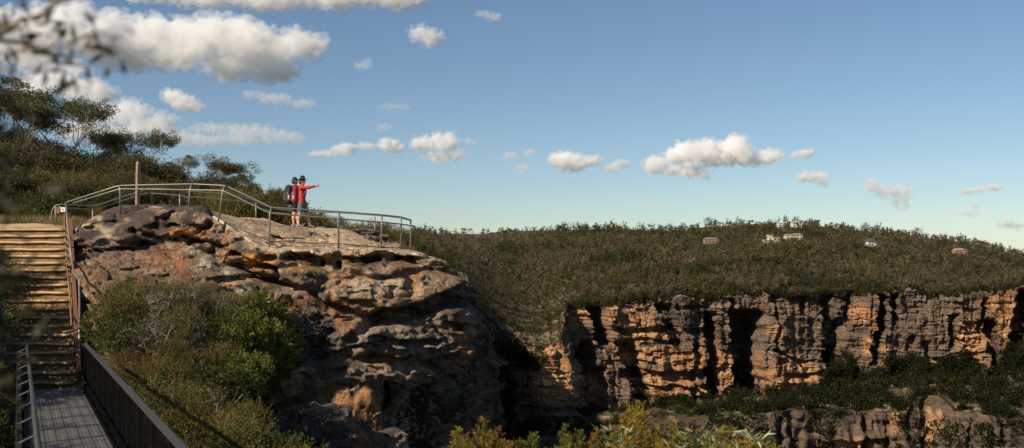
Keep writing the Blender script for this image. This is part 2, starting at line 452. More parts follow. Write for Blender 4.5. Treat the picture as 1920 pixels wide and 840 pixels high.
WA = 13*fbm(X2*1.9, Z2*2.6, X2*0, 3, 35); WB = 9*fbm(X2*2.1, Z2*3.0, X2*0, 3, 36)
for px, py, rx, ry, dp in [(252,432,13,9,.5),(312,425,17,8,.6),(368,430,12,9,.7),(391,424,8,10,.9),(285,428,9,8,.35),(340,440,10,6,.4),
    (455,480,22,8,.8),(503,484,16,9,.7),(540,482,12,8,.8),(575,480,14,7,.8),(598,492,10,10,.7),(632,490,10,12,.9),(655,500,14,10,.9),(690,488,22,9,1.),
    (728,486,14,9,.9),(760,484,10,8,.8),(668,520,12,14,.5),(730,520,8,8,.4),(775,520,10,12,.5),(830,512,12,8,.7),(600,650,14,12,.8),(620,672,16,10,.8),
    (560,650,10,14,.7),(665,636,12,9,.7),(760,672,12,8,.8),(808,690,14,12,.9),(858,618,10,14,.8),(880,645,9,12,.8),(668,800,10,26,1.2),(640,745,20,8,.7),
    (700,760,16,10,.6),(610,760,10,14,.6),(480,560,12,10,.5),(430,500,12,6,.4),(510,640,16,12,.7),(545,690,16,12,.8),(700,690,18,7,.7)]:
    q = ((PX+WA-px)/(rx*1.15))**2 + ((PY+WB-py)/(ry*1.0))**2 + .9*vnoise(X2*3.7, Z2*4.9, X2*0, 8)
    Fd = Fd + dp * (.7 if py < 500 else .4) * (1 - smooth(.1, 1.2, q))
# right outline as row -> column
prof = np.array([(440,770),(465,776),(480,800),(500,834),(520,860),(540,872),(555,870),(575,886),(600,892),(622,886),(640,876),(662,880),(690,872),(705,856),(714,832),(722,792),(740,768),(790,752),(850,760),(960,770)], float)
PYd = HOR - gz[None, :] / gy[:, None] * F
Ryz = (np.interp(PYd, prof[:, 0], prof[:, 1]) - 960) / F * gy[:, None] + .12
Ht = ft(*np.meshgrid(gx, gy, indexing='ij'))
Ht = Ht + .05 * fbm(gx[:, None]*1.4 + 0*gy[None], gy[None]*1.4 + 0*gx[:, None], 0*gx[:, None]*gy[None], 3, 41)
px_, py_, pz_ = np.float32(gx)[:, None, None], np.float32(gy)[None, :, None], np.float32(gz)[None, None, :]
a = (pz_ - np.float32(Ht)[:, :, None]) * .9
b = (np.float32(Fd)[:, None, :] - py_) * .85
c = px_ - (np.float32(Ryz)[None] - .10 * np.maximum(py_ - 33.5, 0))
d_ = (-13.42 + .46 * (31 - py_) + .12) - px_
def smax(a, b, k):
    hh = np.maximum(k - np.abs(a - b), 0) / k
    return np.maximum(a, b) + hh * hh * k * .25
S = smax(smax(a, b, .12), c, .45)
S = smax(S, d_ * .8, .3)
S = np.maximum(S, py_ - 40.3)
S = np.ascontiguousarray(S, np.float32)
band = np.argwhere(np.abs(S) < .66)
bx = np.float32(gx)[band[:, 0]]; by = np.float32(gy)[band[:, 1]]; bz = np.float32(gz)[band[:, 2]]
front = smooth(-.30, -.02, (np.float32(Ht)[band[:, 0], band[:, 1]] - bz) - .25)        # 0 on the walked top, 1 on the face
wz_ = bz + .22 * vnoise(bx*.5, by*.5, bz*.3, 51) + .10 * bx * .25
def steps(n, k, s_=.25):
    q = n * k; f_ = np.floor(q); t_ = q - f_
    return (f_ + smooth(.5 - s_, .5 + s_, t_)) / k
wq = .35 * fbm(bx*1.3, by*1.3, bz*1.6, 3, 67)
lay = vnoise(bx*.22, by*.22, wz_*3.1, 52) * .55 + steps(vnoise(bx*.5, by*.5, wz_*7.5, 53), 3) * .45
blk = steps(vnoise(bx*.62 + wq, by*.62, bz*.8 + wq, 54), 3.3, .12) * .75 + steps(vnoise(bx*1.4 + wq, by*1.4, bz*1.9 - wq, 68), 2.6, .12) * .4
dn = .16 - .62 * np.abs(fbm(bx*.8 + .4*fbm(bx*2, by*2, bz*2, 2, 69), by*.8, bz*1.2, 4, 55, gain=.6))
fine = fbm(bx*3.2, by*3.2, bz*4.2, 3, 56)
ridg = 1 - np.abs(vnoise(bx*1.5, by*1.5, bz*2.3, 57)) * 2
led = vnoise(bx*.45, by*.45, wz_*4.6 + .5*fine, 58); led = (np.round(led*2.2)/2.2)*.7 + led*.3
crk = np.abs(vnoise(bx*.75 + .5*fine, by*.75, bz*.55 + .4*fine, 59)); crk = 1 - smooth(0, .07, crk)
cav = np.maximum(vnoise(bx*1.9 + fine, by*1.9, bz*2.8 + .6*fine, 60) - .30, 0)
f2 = fbm(bx*7.5, by*7.5, bz*9.5, 2, 66)
tw = .25 * fbm(bx*1.1, by*1.1, bz*1.1, 2, 70)
fm_ = front > .02
def on_face(f_, *c_):
    r_ = f_(*[c__[fm_] for c__ in c_[:3]], c_[3]); out_ = []
    for q_ in r_:
        z_ = np.zeros(len(bx), np.float32); z_[fm_] = q_; out_.append(z_)
    return out_
s1, t1, e1 = on_face(shards, bx*.72 + tw + bz*.12, by*.72 + tw, bz*1.35 + .10*bx*1.35 + tw, 160)
s2, t2, e2 = on_face(shards, bx*1.9 + tw*1.5, by*1.9, bz*3.6 + tw*1.5, 170)
disp = front * (.10 * lay + .10 * led + .06 * blk + .35 * dn + .19 * s1 + .34 * t1 + .075 * s2 + .13 * t2 + .13 * (1 - smooth(0, .07, e1)) + .05 * (1 - smooth(0, .10, e2)) + .10 * fine + .09 * f2 + .16 * cav)
bm_ = smooth(wx(195), wx(205), bx) * (1 - smooth(wx(385), wx(400), bx)) * smooth(wz(428), wz(418), bz)
disp *= 1 - .45 * bm_ + (1 - front) * (.05 * lay + .05 * fine + .08 * blk)
S[band[:, 0], band[:, 1], band[:, 2]] += disp
V, Q = surface_nets(S, (gx[0], gy[0], gz[0]), h)
print('rock', len(V), time.time() - T0)
vx, vy, vz = V[:, 0], V[:, 1], V[:, 2]
ppx = 960 + vx / vy * F; ppy = HOR - vz / vy * F
onface = smooth(.06, .26, ft(vx, vy) - vz)
nA = fbm(vx*.7, vy*.7, vz*.9, 4, 61); nB = fbm(vx*2.1, vy*2.1, vz*3.2, 4, 62); nC = fbm(vx*.45, vy*.45, vz*2.6, 4, 63); nD = fbm(vx*5, vy*5, vz*5, 2, 64)
col = np.zeros((len(V), 3), np.float32) + np.array((.185,.125,.075), np.float32)
col = mixc(col, (.078,.060,.047), smooth(-.06,.26,nA + .4*nC))
col = mixc(col, (.30,.165,.085), smooth(.08,.35,nC) * .8)
col = mixc(col, (.36,.28,.19), smooth(.16,.36,nB) * .65)
col = mixc(col, (.36,.165,.055), smooth(.26,.44, fbm(vx*.8+9, vy*.8, vz*1.6, 3, 65)) * .65)
sv, tv, ev = shards(vx*.72 + vz*.12, vy*.72, vz*1.35 + .135*vx, 160)
col *= (1 + .22 * sv)[:, None]; col = mixc(col, (.36,.20,.10), smooth(.55, .9, sv + .5*nB) * .35)
def patch(px, py, rx, ry, c, s=1., soft=.6):
    global col
    q = np.sqrt(((ppx-px)/rx)**2 + ((ppy-py)/ry)**2) + .55*nB + .3*nD
    col = mixc(col, c, (1 - smooth(1-soft, 1+soft*.4, q)) * s * onface)
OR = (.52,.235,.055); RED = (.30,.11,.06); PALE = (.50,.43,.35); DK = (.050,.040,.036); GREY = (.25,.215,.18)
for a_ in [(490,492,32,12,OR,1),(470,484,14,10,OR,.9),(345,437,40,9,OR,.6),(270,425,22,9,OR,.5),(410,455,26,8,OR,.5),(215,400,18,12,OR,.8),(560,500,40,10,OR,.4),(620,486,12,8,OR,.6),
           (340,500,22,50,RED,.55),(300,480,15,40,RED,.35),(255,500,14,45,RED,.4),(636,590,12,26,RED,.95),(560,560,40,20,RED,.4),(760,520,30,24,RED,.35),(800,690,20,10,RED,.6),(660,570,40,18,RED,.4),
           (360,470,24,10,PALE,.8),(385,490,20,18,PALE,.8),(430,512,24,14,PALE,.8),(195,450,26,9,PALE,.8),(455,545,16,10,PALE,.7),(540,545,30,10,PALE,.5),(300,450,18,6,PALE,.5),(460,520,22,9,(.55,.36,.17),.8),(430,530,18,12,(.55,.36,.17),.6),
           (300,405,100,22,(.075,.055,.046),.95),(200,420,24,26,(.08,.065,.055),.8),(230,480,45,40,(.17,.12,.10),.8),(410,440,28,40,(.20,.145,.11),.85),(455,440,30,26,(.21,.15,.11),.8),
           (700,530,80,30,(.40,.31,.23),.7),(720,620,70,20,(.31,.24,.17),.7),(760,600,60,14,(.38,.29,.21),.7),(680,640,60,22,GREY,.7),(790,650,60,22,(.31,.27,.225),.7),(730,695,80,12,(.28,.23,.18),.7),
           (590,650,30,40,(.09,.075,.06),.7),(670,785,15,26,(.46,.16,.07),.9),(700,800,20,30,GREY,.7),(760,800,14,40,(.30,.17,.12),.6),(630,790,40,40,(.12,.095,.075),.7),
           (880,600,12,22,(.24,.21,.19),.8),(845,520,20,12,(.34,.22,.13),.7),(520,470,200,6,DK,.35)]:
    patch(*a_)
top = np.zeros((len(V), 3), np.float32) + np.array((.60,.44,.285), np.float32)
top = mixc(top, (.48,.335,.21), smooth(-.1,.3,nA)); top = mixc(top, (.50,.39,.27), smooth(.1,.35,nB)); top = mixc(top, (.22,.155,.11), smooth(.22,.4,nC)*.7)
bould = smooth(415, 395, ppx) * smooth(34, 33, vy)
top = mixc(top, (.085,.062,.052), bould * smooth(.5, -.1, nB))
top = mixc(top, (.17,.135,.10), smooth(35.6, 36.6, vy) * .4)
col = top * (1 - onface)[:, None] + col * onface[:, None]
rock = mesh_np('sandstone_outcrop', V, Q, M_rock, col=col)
tag(rock, 'weathered sandstone outcrop under the fenced lookout', None, None, 'structure')

# ================================================================== far plateau with its cliffs
def tab(t): a = np.array(t, float); return lambda x: np.interp(x, a[:, 0], a[:, 1])
sky_py = tab([(400,440),(780,437),(860,438),(900,439),(940,434),(1060,431),(1150,429),(1250,433),(1310,427),(1400,421),(1490,418),(1560,427),(1640,435),(1720,444),(1800,453),(1860,464),(1920,482),(2000,505),(2200,560)])
edge_py = tab([(400,640),(860,645),(900,652),(950,656),(1000,648),(1020,644),(1052,638),(1062,575),(1100,570),(1150,566),(1250,562),(1330,556),(1400,550),(1500,548),(1600,553),(1700,552),(1800,548),(1860,545),(1920,538),(2200,560)])
base_py = tab([(400,1150),(870,1120),(905,960),(960,785),(1050,782),(1100,772),(1200,752),(1300,745),(1400,742),(1480,738),(1535,735),(1600,715),(1700,700),(1800,695),(1920,700),(2200,720)])
low_py = tab([(400,1250),(880,1200),(915,1000),(950,880),(1000,830),(1150,800),(1400,780),(1480,770),(1560,768),(1700,772),(1720,745),(1760,740),(1790,770),(1920,790),(2200,800)])
Dc = tab([(400,100),(700,160),(800,240),(850,330),(880,400),(905,480),(917,500),(927,545),(1000,552),(1055,556),(1066,575),(1200,590),(1400,600),(1600,610),(1800,602),(1880,598),(1930,590),(2200,560)])
cols = np.concatenate([np.arange(400, 704, 8.), np.arange(704, 904, 1.35), np.arange(904, 930, .25), np.arange(930, 1960, 1.35), np.arange(1960, 2201, 8.)])
_e0 = edge_py
def edge_py(x):
    j = np.floor(x / 9 + 1.5 * vnoise(x / 20, 0*x, 0*x, 140)); return _e0(x) + 9 * vnoise(x / 46, 0*x, 0*x, 141) + 5 * vnoise(j * 7.3, 0*x, 0*x, 142) + 3 * vnoise(x / 5, 0*x, 0*x, 143)
n0 = 150; n1_ = 270; n2_ = 60; n3 = 130
cx = cols[:, None]
dE = Dc(cols)[:, None]
xc = (cx - 960) / F * dE                                   # world x of the cliff column
zE = (HOR - edge_py(cols)) / F * Dc(cols); zB = (HOR - base_py(cols)) / F * Dc(cols)
# --- plateau rows (back to front)
t = np.linspace(0, 1, n0)[None] ** .8
dS = 1040 + 0 * cx
d0 = dS + (dE - dS) * t
def soften(vals, sig):
    k = np.abs(cols[:, None] - cols[None]) / sig; kw = np.exp(-.5 * k * k) * np.gradient(cols)[None]
    return (kw * vals[None]).sum(1) / kw.sum(1)
pyS = sky_py(cols)[:, None]; pyE = edge_py(cols)[:, None]
sE = soften(edge_py(cols), 38)[:, None]; sD = soften(Dc(cols), 45)[:, None]
mixE = smooth(.90, 1, t)
d0 = dS + (sD + (dE - sD) * mixE - dS) * t
z0a = (HOR - pyS) / F * dS; z0b = (HOR - (sE + (pyE - sE) * mixE)) / F * (sD + (dE - sD) * mixE)
bulge = np.sin(t * PI) * (4 + 5 * vnoise(cx / 120, t * 2, 0 * t, 71))
z0 = z0a + (z0b - z0a) * t ** 1.05 - bulge * .6
x0 = (cx - 960) / F * d0
z0 = z0 + 1.0 * fbm(x0 / 18, d0 / 18, 0 * x0, 4, 72) * smooth(0, .05, t) + np.where(cx < 1080, 1.6, .5) * np.round(fbm(x0 / 60, d0 / 14, 0 * x0, 3, 73) * 4) * .5 * smooth(.55, .9, t)
# --- cliff rows
u = np.linspace(0, 1, n1_)[None]
z1 = zE[:, None] + (zB - zE)[:, None] * u
pyc = HOR - z1 / dE * F
_cx, _cy = xc[:, 0], dE[:, 0]
_k = np.arange(-30, 31)
_sx = np.interp(np.arange(len(cols))[:, None] + _k, np.arange(len(cols)), _cx).mean(1); _sy = np.interp(np.arange(len(cols))[:, None] + _k, np.arange(len(cols)), _cy).mean(1)
_tx, _ty = np.gradient(_sx), np.gradient(_sy); _l = np.hypot(_tx, _ty) + 1e-9
nrx, nry = (-_ty / _l)[:, None], (_tx / _l)[:, None]               # into the rock
xs_true = xc
xc = np.concatenate([[0], np.cumsum(np.hypot(np.diff(_cx), np.diff(_cy)))])[:, None]      # distance along the cliff foot
def blocky(a, k=3., s_=.2):
    q = a * k; f_ = np.floor(q); return (f_ + smooth(.5 - s_, .5 + s_, q - f_)) / k
def gul(px, w, depth, y0=400, y1=900, lean=0., soft=.2):
    wob = 4 * blocky(vnoise(z1 / 14, 0 * z1, 0 * z1 + px, 74), 2.6, .12) + 5 * blocky(vnoise(z1 / 3.0, xc / 9, 0 * z1 + px, 75), 2.2, .15)
    q = np.abs(cx + wob - px - lean * (pyc - 640)) / w
    return depth * (1 - smooth(1 - soft, 1 + soft, q)) * smooth(y0 - 8, y0 + 8, pyc) * (1 - smooth(y1 - 8, y1 + 8, pyc))
D1 = 6 * vnoise(xc / 30, z1 / 90, 0 * z1, 76) + 4.8 * blocky(vnoise(xc / 11, z1 / 34, 0 * z1, 77), 2.5, .14) + 1.8 * blocky(vnoise(xc / 5, z1 / 14, 0 * z1, 144), 2.5, .14)
D1 = D1 + 2.2 * np.abs(vnoise(xc / 6., z1 / 45, 0 * z1, 78)) + 4 * u * -1.
joint = np.abs(vnoise(xc / 4.2 + .6 * vnoise(xc / 3, z1 / 6, 0*z1, 80), z1 / 40, 0 * z1, 79))
D1 = D1 + 1.6 * (1 - smooth(0, .10, joint))
wz1 = z1 + .7 * vnoise(xc / 25, z1 / 12, 0 * z1, 81)
lay = blocky(vnoise(xc / 34, wz1 / 2.9, 0 * z1, 82), 3, .12) + .5 * blocky(vnoise(xc / 12, wz1 / 1.5, 0 * z1, 145), 2.6, .12)
D1 = D1 + .75 * lay + .4 * vnoise(xc / 9, wz1 / .8, 0 * z1, 83) + .7 * fbm(xc / 2.4, z1 / 2.4, 0 * z1, 3, 84)
orangey = smooth(-.05, .4, vnoise(xc / 18, z1 / 10, 0 * z1, 85))
for g in [(1128,13,26,555,645,.15),(1098,13,20,640,800,-.05),(1118,10,14,690,800),(1165,20,14,640,760,.35),(1335,11,18,590,760),(1268,14,12,570,650,.35),(1402,24,30,585,745),(1370,6,8,560,660),
          (1514,7,10,556,590),(1566,16,16,600,690),(1560,10,9,550,610),(1642,9,20,552,680,-.12),(1676,8,14,552,600),(1735,7,8,640,700),(1787,8,10,590,650),(1590,7,8,548,620),(1450,4,5,550,700),
          (1862,10,16,600,700,.1),(1908,12,24,545,660,-.15),(1842,5,8,560,640),(1706,8,6,630,665),(1300,6,8,640,760),(1040,5,4,640,700),(985,12,6,690,780)]:
    D1 = D1 + gul(*g)
def shelf(xa, xb, py, th, depth, tilt=0.):
    roof = py + tilt * (cx - (xa + xb) / 2) + 5 * vnoise(xc / 9, 0 * xc, 0 * xc + py, 86)
    b_ = pyc - roof
    inx = smooth(xa - 14, xa + 10, cx) * (1 - smooth(xb - 10, xb + 14, cx))
    return depth * inx * smooth(-1.5, 1.5, b_) * (1 - smooth(th * .5, th, b_))
for s_ in [(1150,1330,612,14,4.5,-.03),(1150,1260,636,8,3),(1160,1350,690,26,6,.02),(1190,1330,722,14,5),(1230,1350,740,16,5),(1000,1095,700,6,2.5),(1000,1100,722,5,2),(1000,1095,765,12,4),
           (1060,1120,588,8,3),(1160,1320,575,10,3),(1440,1540,668,8,4,.25),(1470,1540,700,9,4.5,.05),(1590,1635,574,4,2),(1700,1760,668,10,3.5),(1800,1860,598,9,3),(1800,1870,620,7,3),(1800,1862,660,10,3.5),
           (1840,1900,570,6,2.5),(1620,1650,600,60,2),(930,1000,690,10,3)]:
    D1 = D1 + shelf(*s_)
D1 = D1 + 7 * (1 - smooth(0, .16, u + .05 * vnoise(xc / 6, z1 / 4, 0 * z1, 147))) * smooth(-.2, .5, vnoise(xc / 22, 0 * xc, 0 * xc, 146))
fs, ftl, fe = shards(xc / 6.5 + .15 * vnoise(xc / 9, z1 / 9, 0 * z1, 182), 0 * z1 + .5, z1 / 3.6, 180)
gs, gt, ge = shards(xc / 2.6, 0 * z1 + .5, z1 / 1.5, 190)
D1 = D1 + 1.3 * fs + 1.6 * ftl + 1.1 * (1 - smooth(0, .08, fe)) + .3 * gs + .35 * gt
D1 = np.minimum(D1, 34)
rise = smooth(0, .05, u)
y1 = dE + nry * D1 * np.clip(u * 40, .3, 1)
x1 = xs_true + nrx * D1 * np.clip(u * 40, .3, 1)
# --- bench below the cliff
v = np.linspace(0, 1, n2_)[None]
sarc = xc; xc = xs_true
yend = y1[:, -1:]; xend = x1[:, -1:]; dL = dE - 62 - 12 * vnoise(xc / 40, 0 * xc, 0 * xc, 90)
pyL = low_py(cols)[:, None]
zL = (HOR - pyL) / F * dL
y2 = yend + (dL - yend) * v; z2 = zB[:, None] + (zL - zB[:, None]) * v ** .9 + 2.0 * fbm(xc / 14 + 0 * v, y2 / 14, 0 * y2, 3, 91) * smooth(0, .1, v)
x2 = xend + ((cx - 960) / F * dL - xend) * v
# --- lower cliff
w = np.linspace(0, 1, n3)[None]
z3 = z2[:, -1:] + (-190 - z2[:, -1:]) * w ** 1.15
xl = x2[:, -1:]
D3 = 6 * vnoise(xl / 22, z3 / 60, 0 * z3, 92) + 4 * blocky(vnoise(xl / 8, z3 / 26, 0 * z3, 93), 2.6, .14) + 2 * blocky(vnoise(xl / 4, z3 / 12, 0 * z3, 151), 2.6, .14) + 1.4 * np.round(3 * vnoise(xl / 40, z3 / 3.2, 0 * z3, 94)) / 3 + .7 * fbm(xl / 3, z3 / 3, 0 * z3, 3, 95)
for px, wd, dp in [(1455,8,10),(1478,6,8),(1620,7,12),(1700,8,9),(1660,6,5),(1590,40,-2),(1735,6,6),(1810,7,8),(1880,7,7)]:
    q = np.abs(cx + 7 * blocky(vnoise(z3 / 10, 0 * z3, 0 * z3 + px, 96), 2.6, .12) + 6 * vnoise(z3 / 2.5, xl / 6, 0 * z3, 150) - px) / wd; D3 = D3 + .55 * dp * (1 - smooth(.6, 1.3, q))
pl3 = HOR - z3 / dL * F
q = np.abs(cx - 1600) / 75; D3 = D3 + 5 * (1 - smooth(.8, 1.1, q)) * smooth(818, 826, pl3 + 6 * vnoise(xl / 8, 0*xl, 0*xl, 97))
y3 = dL + D3 * np.clip(w * 14, 0, 1) - 20 * w
x3 = xl + 0 * w
XX = np.concatenate([x0 + 0 * t, x1, x2[:, 1:], x3[:, 1:]], 1); YY = np.concatenate([d0, y1, y2[:, 1:], y3[:, 1:]], 1); ZZ = np.concatenate([z0, z1, z2[:, 1:], z3[:, 1:]], 1)
XX[:, n0 - 1] = x1[:, 0]; YY[:, n0 - 1] = y1[:, 0]; ZZ[:, n0-1] = z1[:, 0]
nr = XX.shape[1]
# --- colours: heath, rock, fresh orange rock
kind = np.concatenate([np.zeros(n0), np.ones(n1_), np.full(n2_ - 1, 2), np.full(n3 - 1, 3)])[None] + 0 * XX
nA = fbm(XX / 40, YY / 40, ZZ / 20, 4, 101); nB = fbm(XX / 5, YY / 5, ZZ / 2.2, 4, 102); nC = fbm(XX / 12, YY / 12, ZZ / 16, 4, 103); nS = fbm(XX / 26, YY / 26, ZZ / 1.8, 3, 104)
heath = np.zeros(XX.shape + (3,), np.float32) + np.array((.072,.060,.030), np.float32)
heath = mixc(heath, (.060,.066,.022), smooth(-.1, .3, nA)); heath = mixc(heath, (.105,.078,.045), smooth(.1, .4, nB) * .8); heath = mixc(heath, (.11,.085,.028), smooth(.2,.4,nC) * .6)
rk = np.zeros(XX.shape + (3,), np.float32) + np.array((.145,.100,.072), np.float32)
rk = mixc(rk, (.082,.062,.050), smooth(-.1, .3, nC)); rk = mixc(rk, (.20,.135,.09), smooth(.12, .4, nS) * .8); rk = mixc(rk, (.26,.20,.15), smooth(.25, .45, nB) * .6)
PXf = 960 + XX / YY * F; PYf = HOR - ZZ / YY * F
fr = np.zeros(XX.shape)
for px, py, rx, ry, s_ in [(1035,712,62,52,1.1),(1030,662,40,22,1.),(1090,590,24,24,1.),(1075,610,14,12,.9),(1230,625,60,16,1.),(1180,600,60,30,.75),(1215,665,75,20,.95),(1285,680,60,26,.95),(1115,725,22,36,.95),(1365,700,26,46,.95),
        (1487,715,62,48,1.15),(1455,622,18,18,.95),(1612,587,26,22,1.1),(1628,650,16,18,1.),(1640,610,10,30,.6),(1822,640,34,50,1.15),(1890,600,24,60,.95),(1745,688,50,12,.9),(1590,832,56,14,1.1),(1742,800,12,44,.9),(1245,715,70,26,.9),
        (1150,572,30,14,.9),(1290,735,40,20,.8),(1860,570,24,24,.8),(1655,655,12,10,.8),(1680,790,16,30,.7),(1900,680,26,50,.9),(1100,640,20,14,.7),(1330,660,20,40,.6),(1760,790,10,30,.7),(1180,640,40,14,.8),(1420,690,14,40,.6)]:
    q = np.sqrt(((PXf - px) / rx) ** 2 + ((PYf - py) / ry) ** 2) + .45 * nB + .35 * nS
    fr = np.maximum(fr, (1 - smooth(.55, 1.1, q)) * s_)
orange = np.zeros(XX.shape + (3,), np.float32) + np.array((.37,.19,.088), np.float32)
orange = mixc(orange, (.50,.31,.16), smooth(-.05, .3, nS)); orange = mixc(orange, (.30,.125,.06), smooth(.1, .35, nB) * .8)
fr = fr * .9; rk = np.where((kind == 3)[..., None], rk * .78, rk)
rk = mixc(rk, (.042,.044,.024), smooth(926, 905, cx + 0 * XX) * smooth(.35, -.25, nC))  # shade of the left cliff wall painted into the rock colour, dark green brown
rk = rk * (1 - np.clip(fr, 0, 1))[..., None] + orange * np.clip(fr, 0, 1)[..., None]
bench = mixc(heath * .8 + np.array((.025,.016,.010), np.float32), (.27,.19,.13), smooth(.02, .25, nB + .4 * nC) * .85)
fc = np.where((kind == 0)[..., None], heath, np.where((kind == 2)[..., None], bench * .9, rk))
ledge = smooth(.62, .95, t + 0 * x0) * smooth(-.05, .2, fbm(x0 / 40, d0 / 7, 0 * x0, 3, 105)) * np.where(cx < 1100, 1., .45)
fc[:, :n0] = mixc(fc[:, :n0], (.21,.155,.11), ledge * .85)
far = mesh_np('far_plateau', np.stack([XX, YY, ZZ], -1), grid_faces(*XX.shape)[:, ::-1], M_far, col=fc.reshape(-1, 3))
tag(far, 'scrub covered plateau ending in layered orange sandstone cliffs', None, None, 'structure')
# the land behind the skyline and the valley floor, out to the horizon
xb = np.linspace(-9000, 9000, 91); yb = np.concatenate([np.linspace(-6000, 300, 12), np.linspace(420, 20000, 60)])
Xb, Yb = np.meshgrid(xb, yb, indexing='ij')
Zb = -235 + 10 * fbm(Xb / 900, Yb / 900, 0 * Xb, 3, 111)
vf = mesh_np('valley_floor', np.stack([Xb, Yb, Zb], -1), grid_faces(len(xb), len(yb)), M_soil, col=np.tile((.05,.055,.03), (Xb.size, 1)))
tag(vf, 'wooded valley floor below the cliffs', None, None, 'structure')
print('terrain', time.time() - T0)
# ================================================================== vegetation
def hit(px, py, d0=6., d1=90.):
    """where the line of sight meets the ground"""
    d = np.arange(d0, d1, .25)
    x = (px - 960) / F * d; z = (HOR - py) / F * d
    g = ground_z(x, d)
    k = np.nonzero(z < g)[0]
    if len(k) == 0: return None
    i = k[0]; return Vector((x[i], d[i], float(g[i])))
def on_ground(px, d):
    x = (px - 960) / F * d
    return Vector((x, d, float(ground_z(np.array([x]), np.array([d]))[0])))

def unit(a): return a / np.maximum(np.linalg.norm(a, axis=-1, keepdims=True), 1e-6)
def leaf_quads(Pp, D, L, Wd, r):
    """pointed leaves: diamonds from base points along directions"""
    n = len(Pp); D = unit(D); R = unit(r.normal(size=(n, 3)))
    S_ = unit(np.cross(D, R)); L = np.broadcast_to(L, (n,))[:, None]; Wd = np.broadcast_to(Wd, (n,))[:, None]
    m = Pp + D * L * .5 + unit(np.cross(S_, D)) * L * .06
    return np.stack([Pp, m + S_ * Wd * .5, Pp + D * L, m - S_ * Wd * .5], 1)
def leaf_mesh(name, quads, cols, material, parent=None):
    n = len(quads)
    return mesh_np(name, quads.reshape(-1, 3), np.arange(n * 4).reshape(n, 4), material, parent, np.repeat(cols, 4, 0), shade=False)
def pal(r, n, palette, jit=.22):
    p = np.array(palette, float); c = p[r.integers(0, len(p), n)]
    return np.clip(c * (1 + jit * r.normal(size=(n, 1))) * (1 + .08 * r.normal(size=(n, 3))), .004, 1)

def shrub_proto(name, label, cat, group, seed, H, R, palette, nclump=14, nsprig=34, nleaf=14, L=.05, Wd=.014, up=.7, splay=.8, clump_r=.36, sprig=.2, twig_mat=None, leafy=1.):
    r = np.random.default_rng(seed); rp = random.Random(seed)
    root = thing(name, label, cat, (0, 0, -60), group=group)
    ang = r.uniform(0, 2*PI, nclump); rad = R * np.sqrt(r.uniform(0, 1, nclump)) * .8
    hz = H * r.uniform(.30, .85, nclump) * (1 - .45 * (rad / R) ** 2)
    cc = np.stack([rad*np.cos(ang), rad*np.sin(ang), hz], 1)
    stems = MB()
    for c in cc:
        a_ = Vector((rp.uniform(-.06,.06)*R, rp.uniform(-.06,.06)*R, -.1)); e = Vector(c)
        mid = a_.lerp(e, .5) + Vector((rp.uniform(-.1,.1), rp.uniform(-.1,.1), .05)) * R
        stems.tube([a_, mid, e, e + Vector((rp.uniform(-.2,.2)*R, rp.uniform(-.2,.2)*R, H*.16))], [.018*H+.004, .012*H+.003, .007*H+.002, .002], 5)
        if leafy < 1:
            for _ in range(7):
                b0 = mid.lerp(e, rp.random()); d1 = Vector((rp.gauss(0,1), rp.gauss(0,1), rp.uniform(.1,1.3))).normalized() * H * rp.uniform(.15,.38)
                k1 = b0 + d1*.5 + Vector((rp.gauss(0,.03), rp.gauss(0,.03), rp.gauss(0,.03)))
                stems.tube([b0, k1, b0 + d1], [.008, .006, .0025], 4)
                for _ in range(2):
                    stems.tube([k1, k1 + Vector((rp.gauss(0,1), rp.gauss(0,1), rp.uniform(0,1))).normalized()*H*.14], [.005, .002], 3)
    stems.build('stems', twig_mat or M_bark, root)
    Pp, Dd, cs = [], [], []
    for i, c in enumerate(cc):
        ns = int(nsprig * leafy)
        if ns < 1: continue
        dr = unit(r.normal(size=(ns, 3)) + np.array([0, 0, .45])); cr = R * clump_r * r.uniform(.45, 1.05, (ns, 1)) * np.array([1, 1, .85])
        p0 = c + dr * cr
        sd = unit(dr * splay + np.array([0, 0, up]) + .35 * r.normal(size=(ns, 3)))
        sl = sprig * r.uniform(.6, 1.3, (ns, 1))
        tt = r.uniform(0, 1, (ns, nleaf, 1))
        lp = p0[:, None] + sd[:, None] * sl[:, None] * tt
        ld = unit(sd[:, None] * .9 + .75 * r.normal(size=(ns, nleaf, 3)))
        ctint = pal(r, 1, palette, .2)[0]
        sc_ = (pal(r, ns, palette, .18) * .6 + ctint * .4)[:, None] * (1 + .18 * r.normal(size=(ns, nleaf, 1)))
        Pp.append(lp.reshape(-1, 3)); Dd.append(ld.reshape(-1, 3)); cs.append(np.clip(sc_, .004, 1).reshape(-1, 3))
    if Pp:
        Pp = np.concatenate(Pp); Dd = np.concatenate(Dd); cs = np.concatenate(cs)
        keep = Pp[:, 2] > -.02; Pp, Dd, cs = Pp[keep], Dd[keep], cs[keep]
        q = leaf_quads(Pp, Dd, L * r.uniform(.6, 1.3, len(Pp)), Wd * r.uniform(.7, 1.3, len(Pp)), r)
        leaf_mesh('foliage', q, cs, M_leaf, root)
    return root
USED = {}
def put(proto, loc, s=1., rz=None, label=None, group=None):
    rz = random.uniform(0, 6.28) if rz is None else rz
    sx = s * random.uniform(.9, 1.12)
    if not USED.get(proto.name):
        USED[proto.name] = 1; proto.location = loc; proto.rotation_euler = (0, 0, rz); proto.scale = (sx, sx, s)
        if label: proto['label'] = label
        if group: proto['group'] = group
        return proto
    return dup(proto, loc, rz, (sx, sx, s), label, group)
random.seed(11)
OLIVE = [(.118,.112,.026), (.088,.09,.022), (.145,.125,.030), (.12,.088,.027)]
DKGRN = [(.065,.080,.022), (.050,.064,.018), (.095,.10,.026)]
BRITE = [(.145,.155,.024), (.115,.13,.022), (.185,.175,.03), (.085,.10,.02)]
RUST = [(.19,.11,.03), (.15,.09,.027), (.12,.09,.03)]
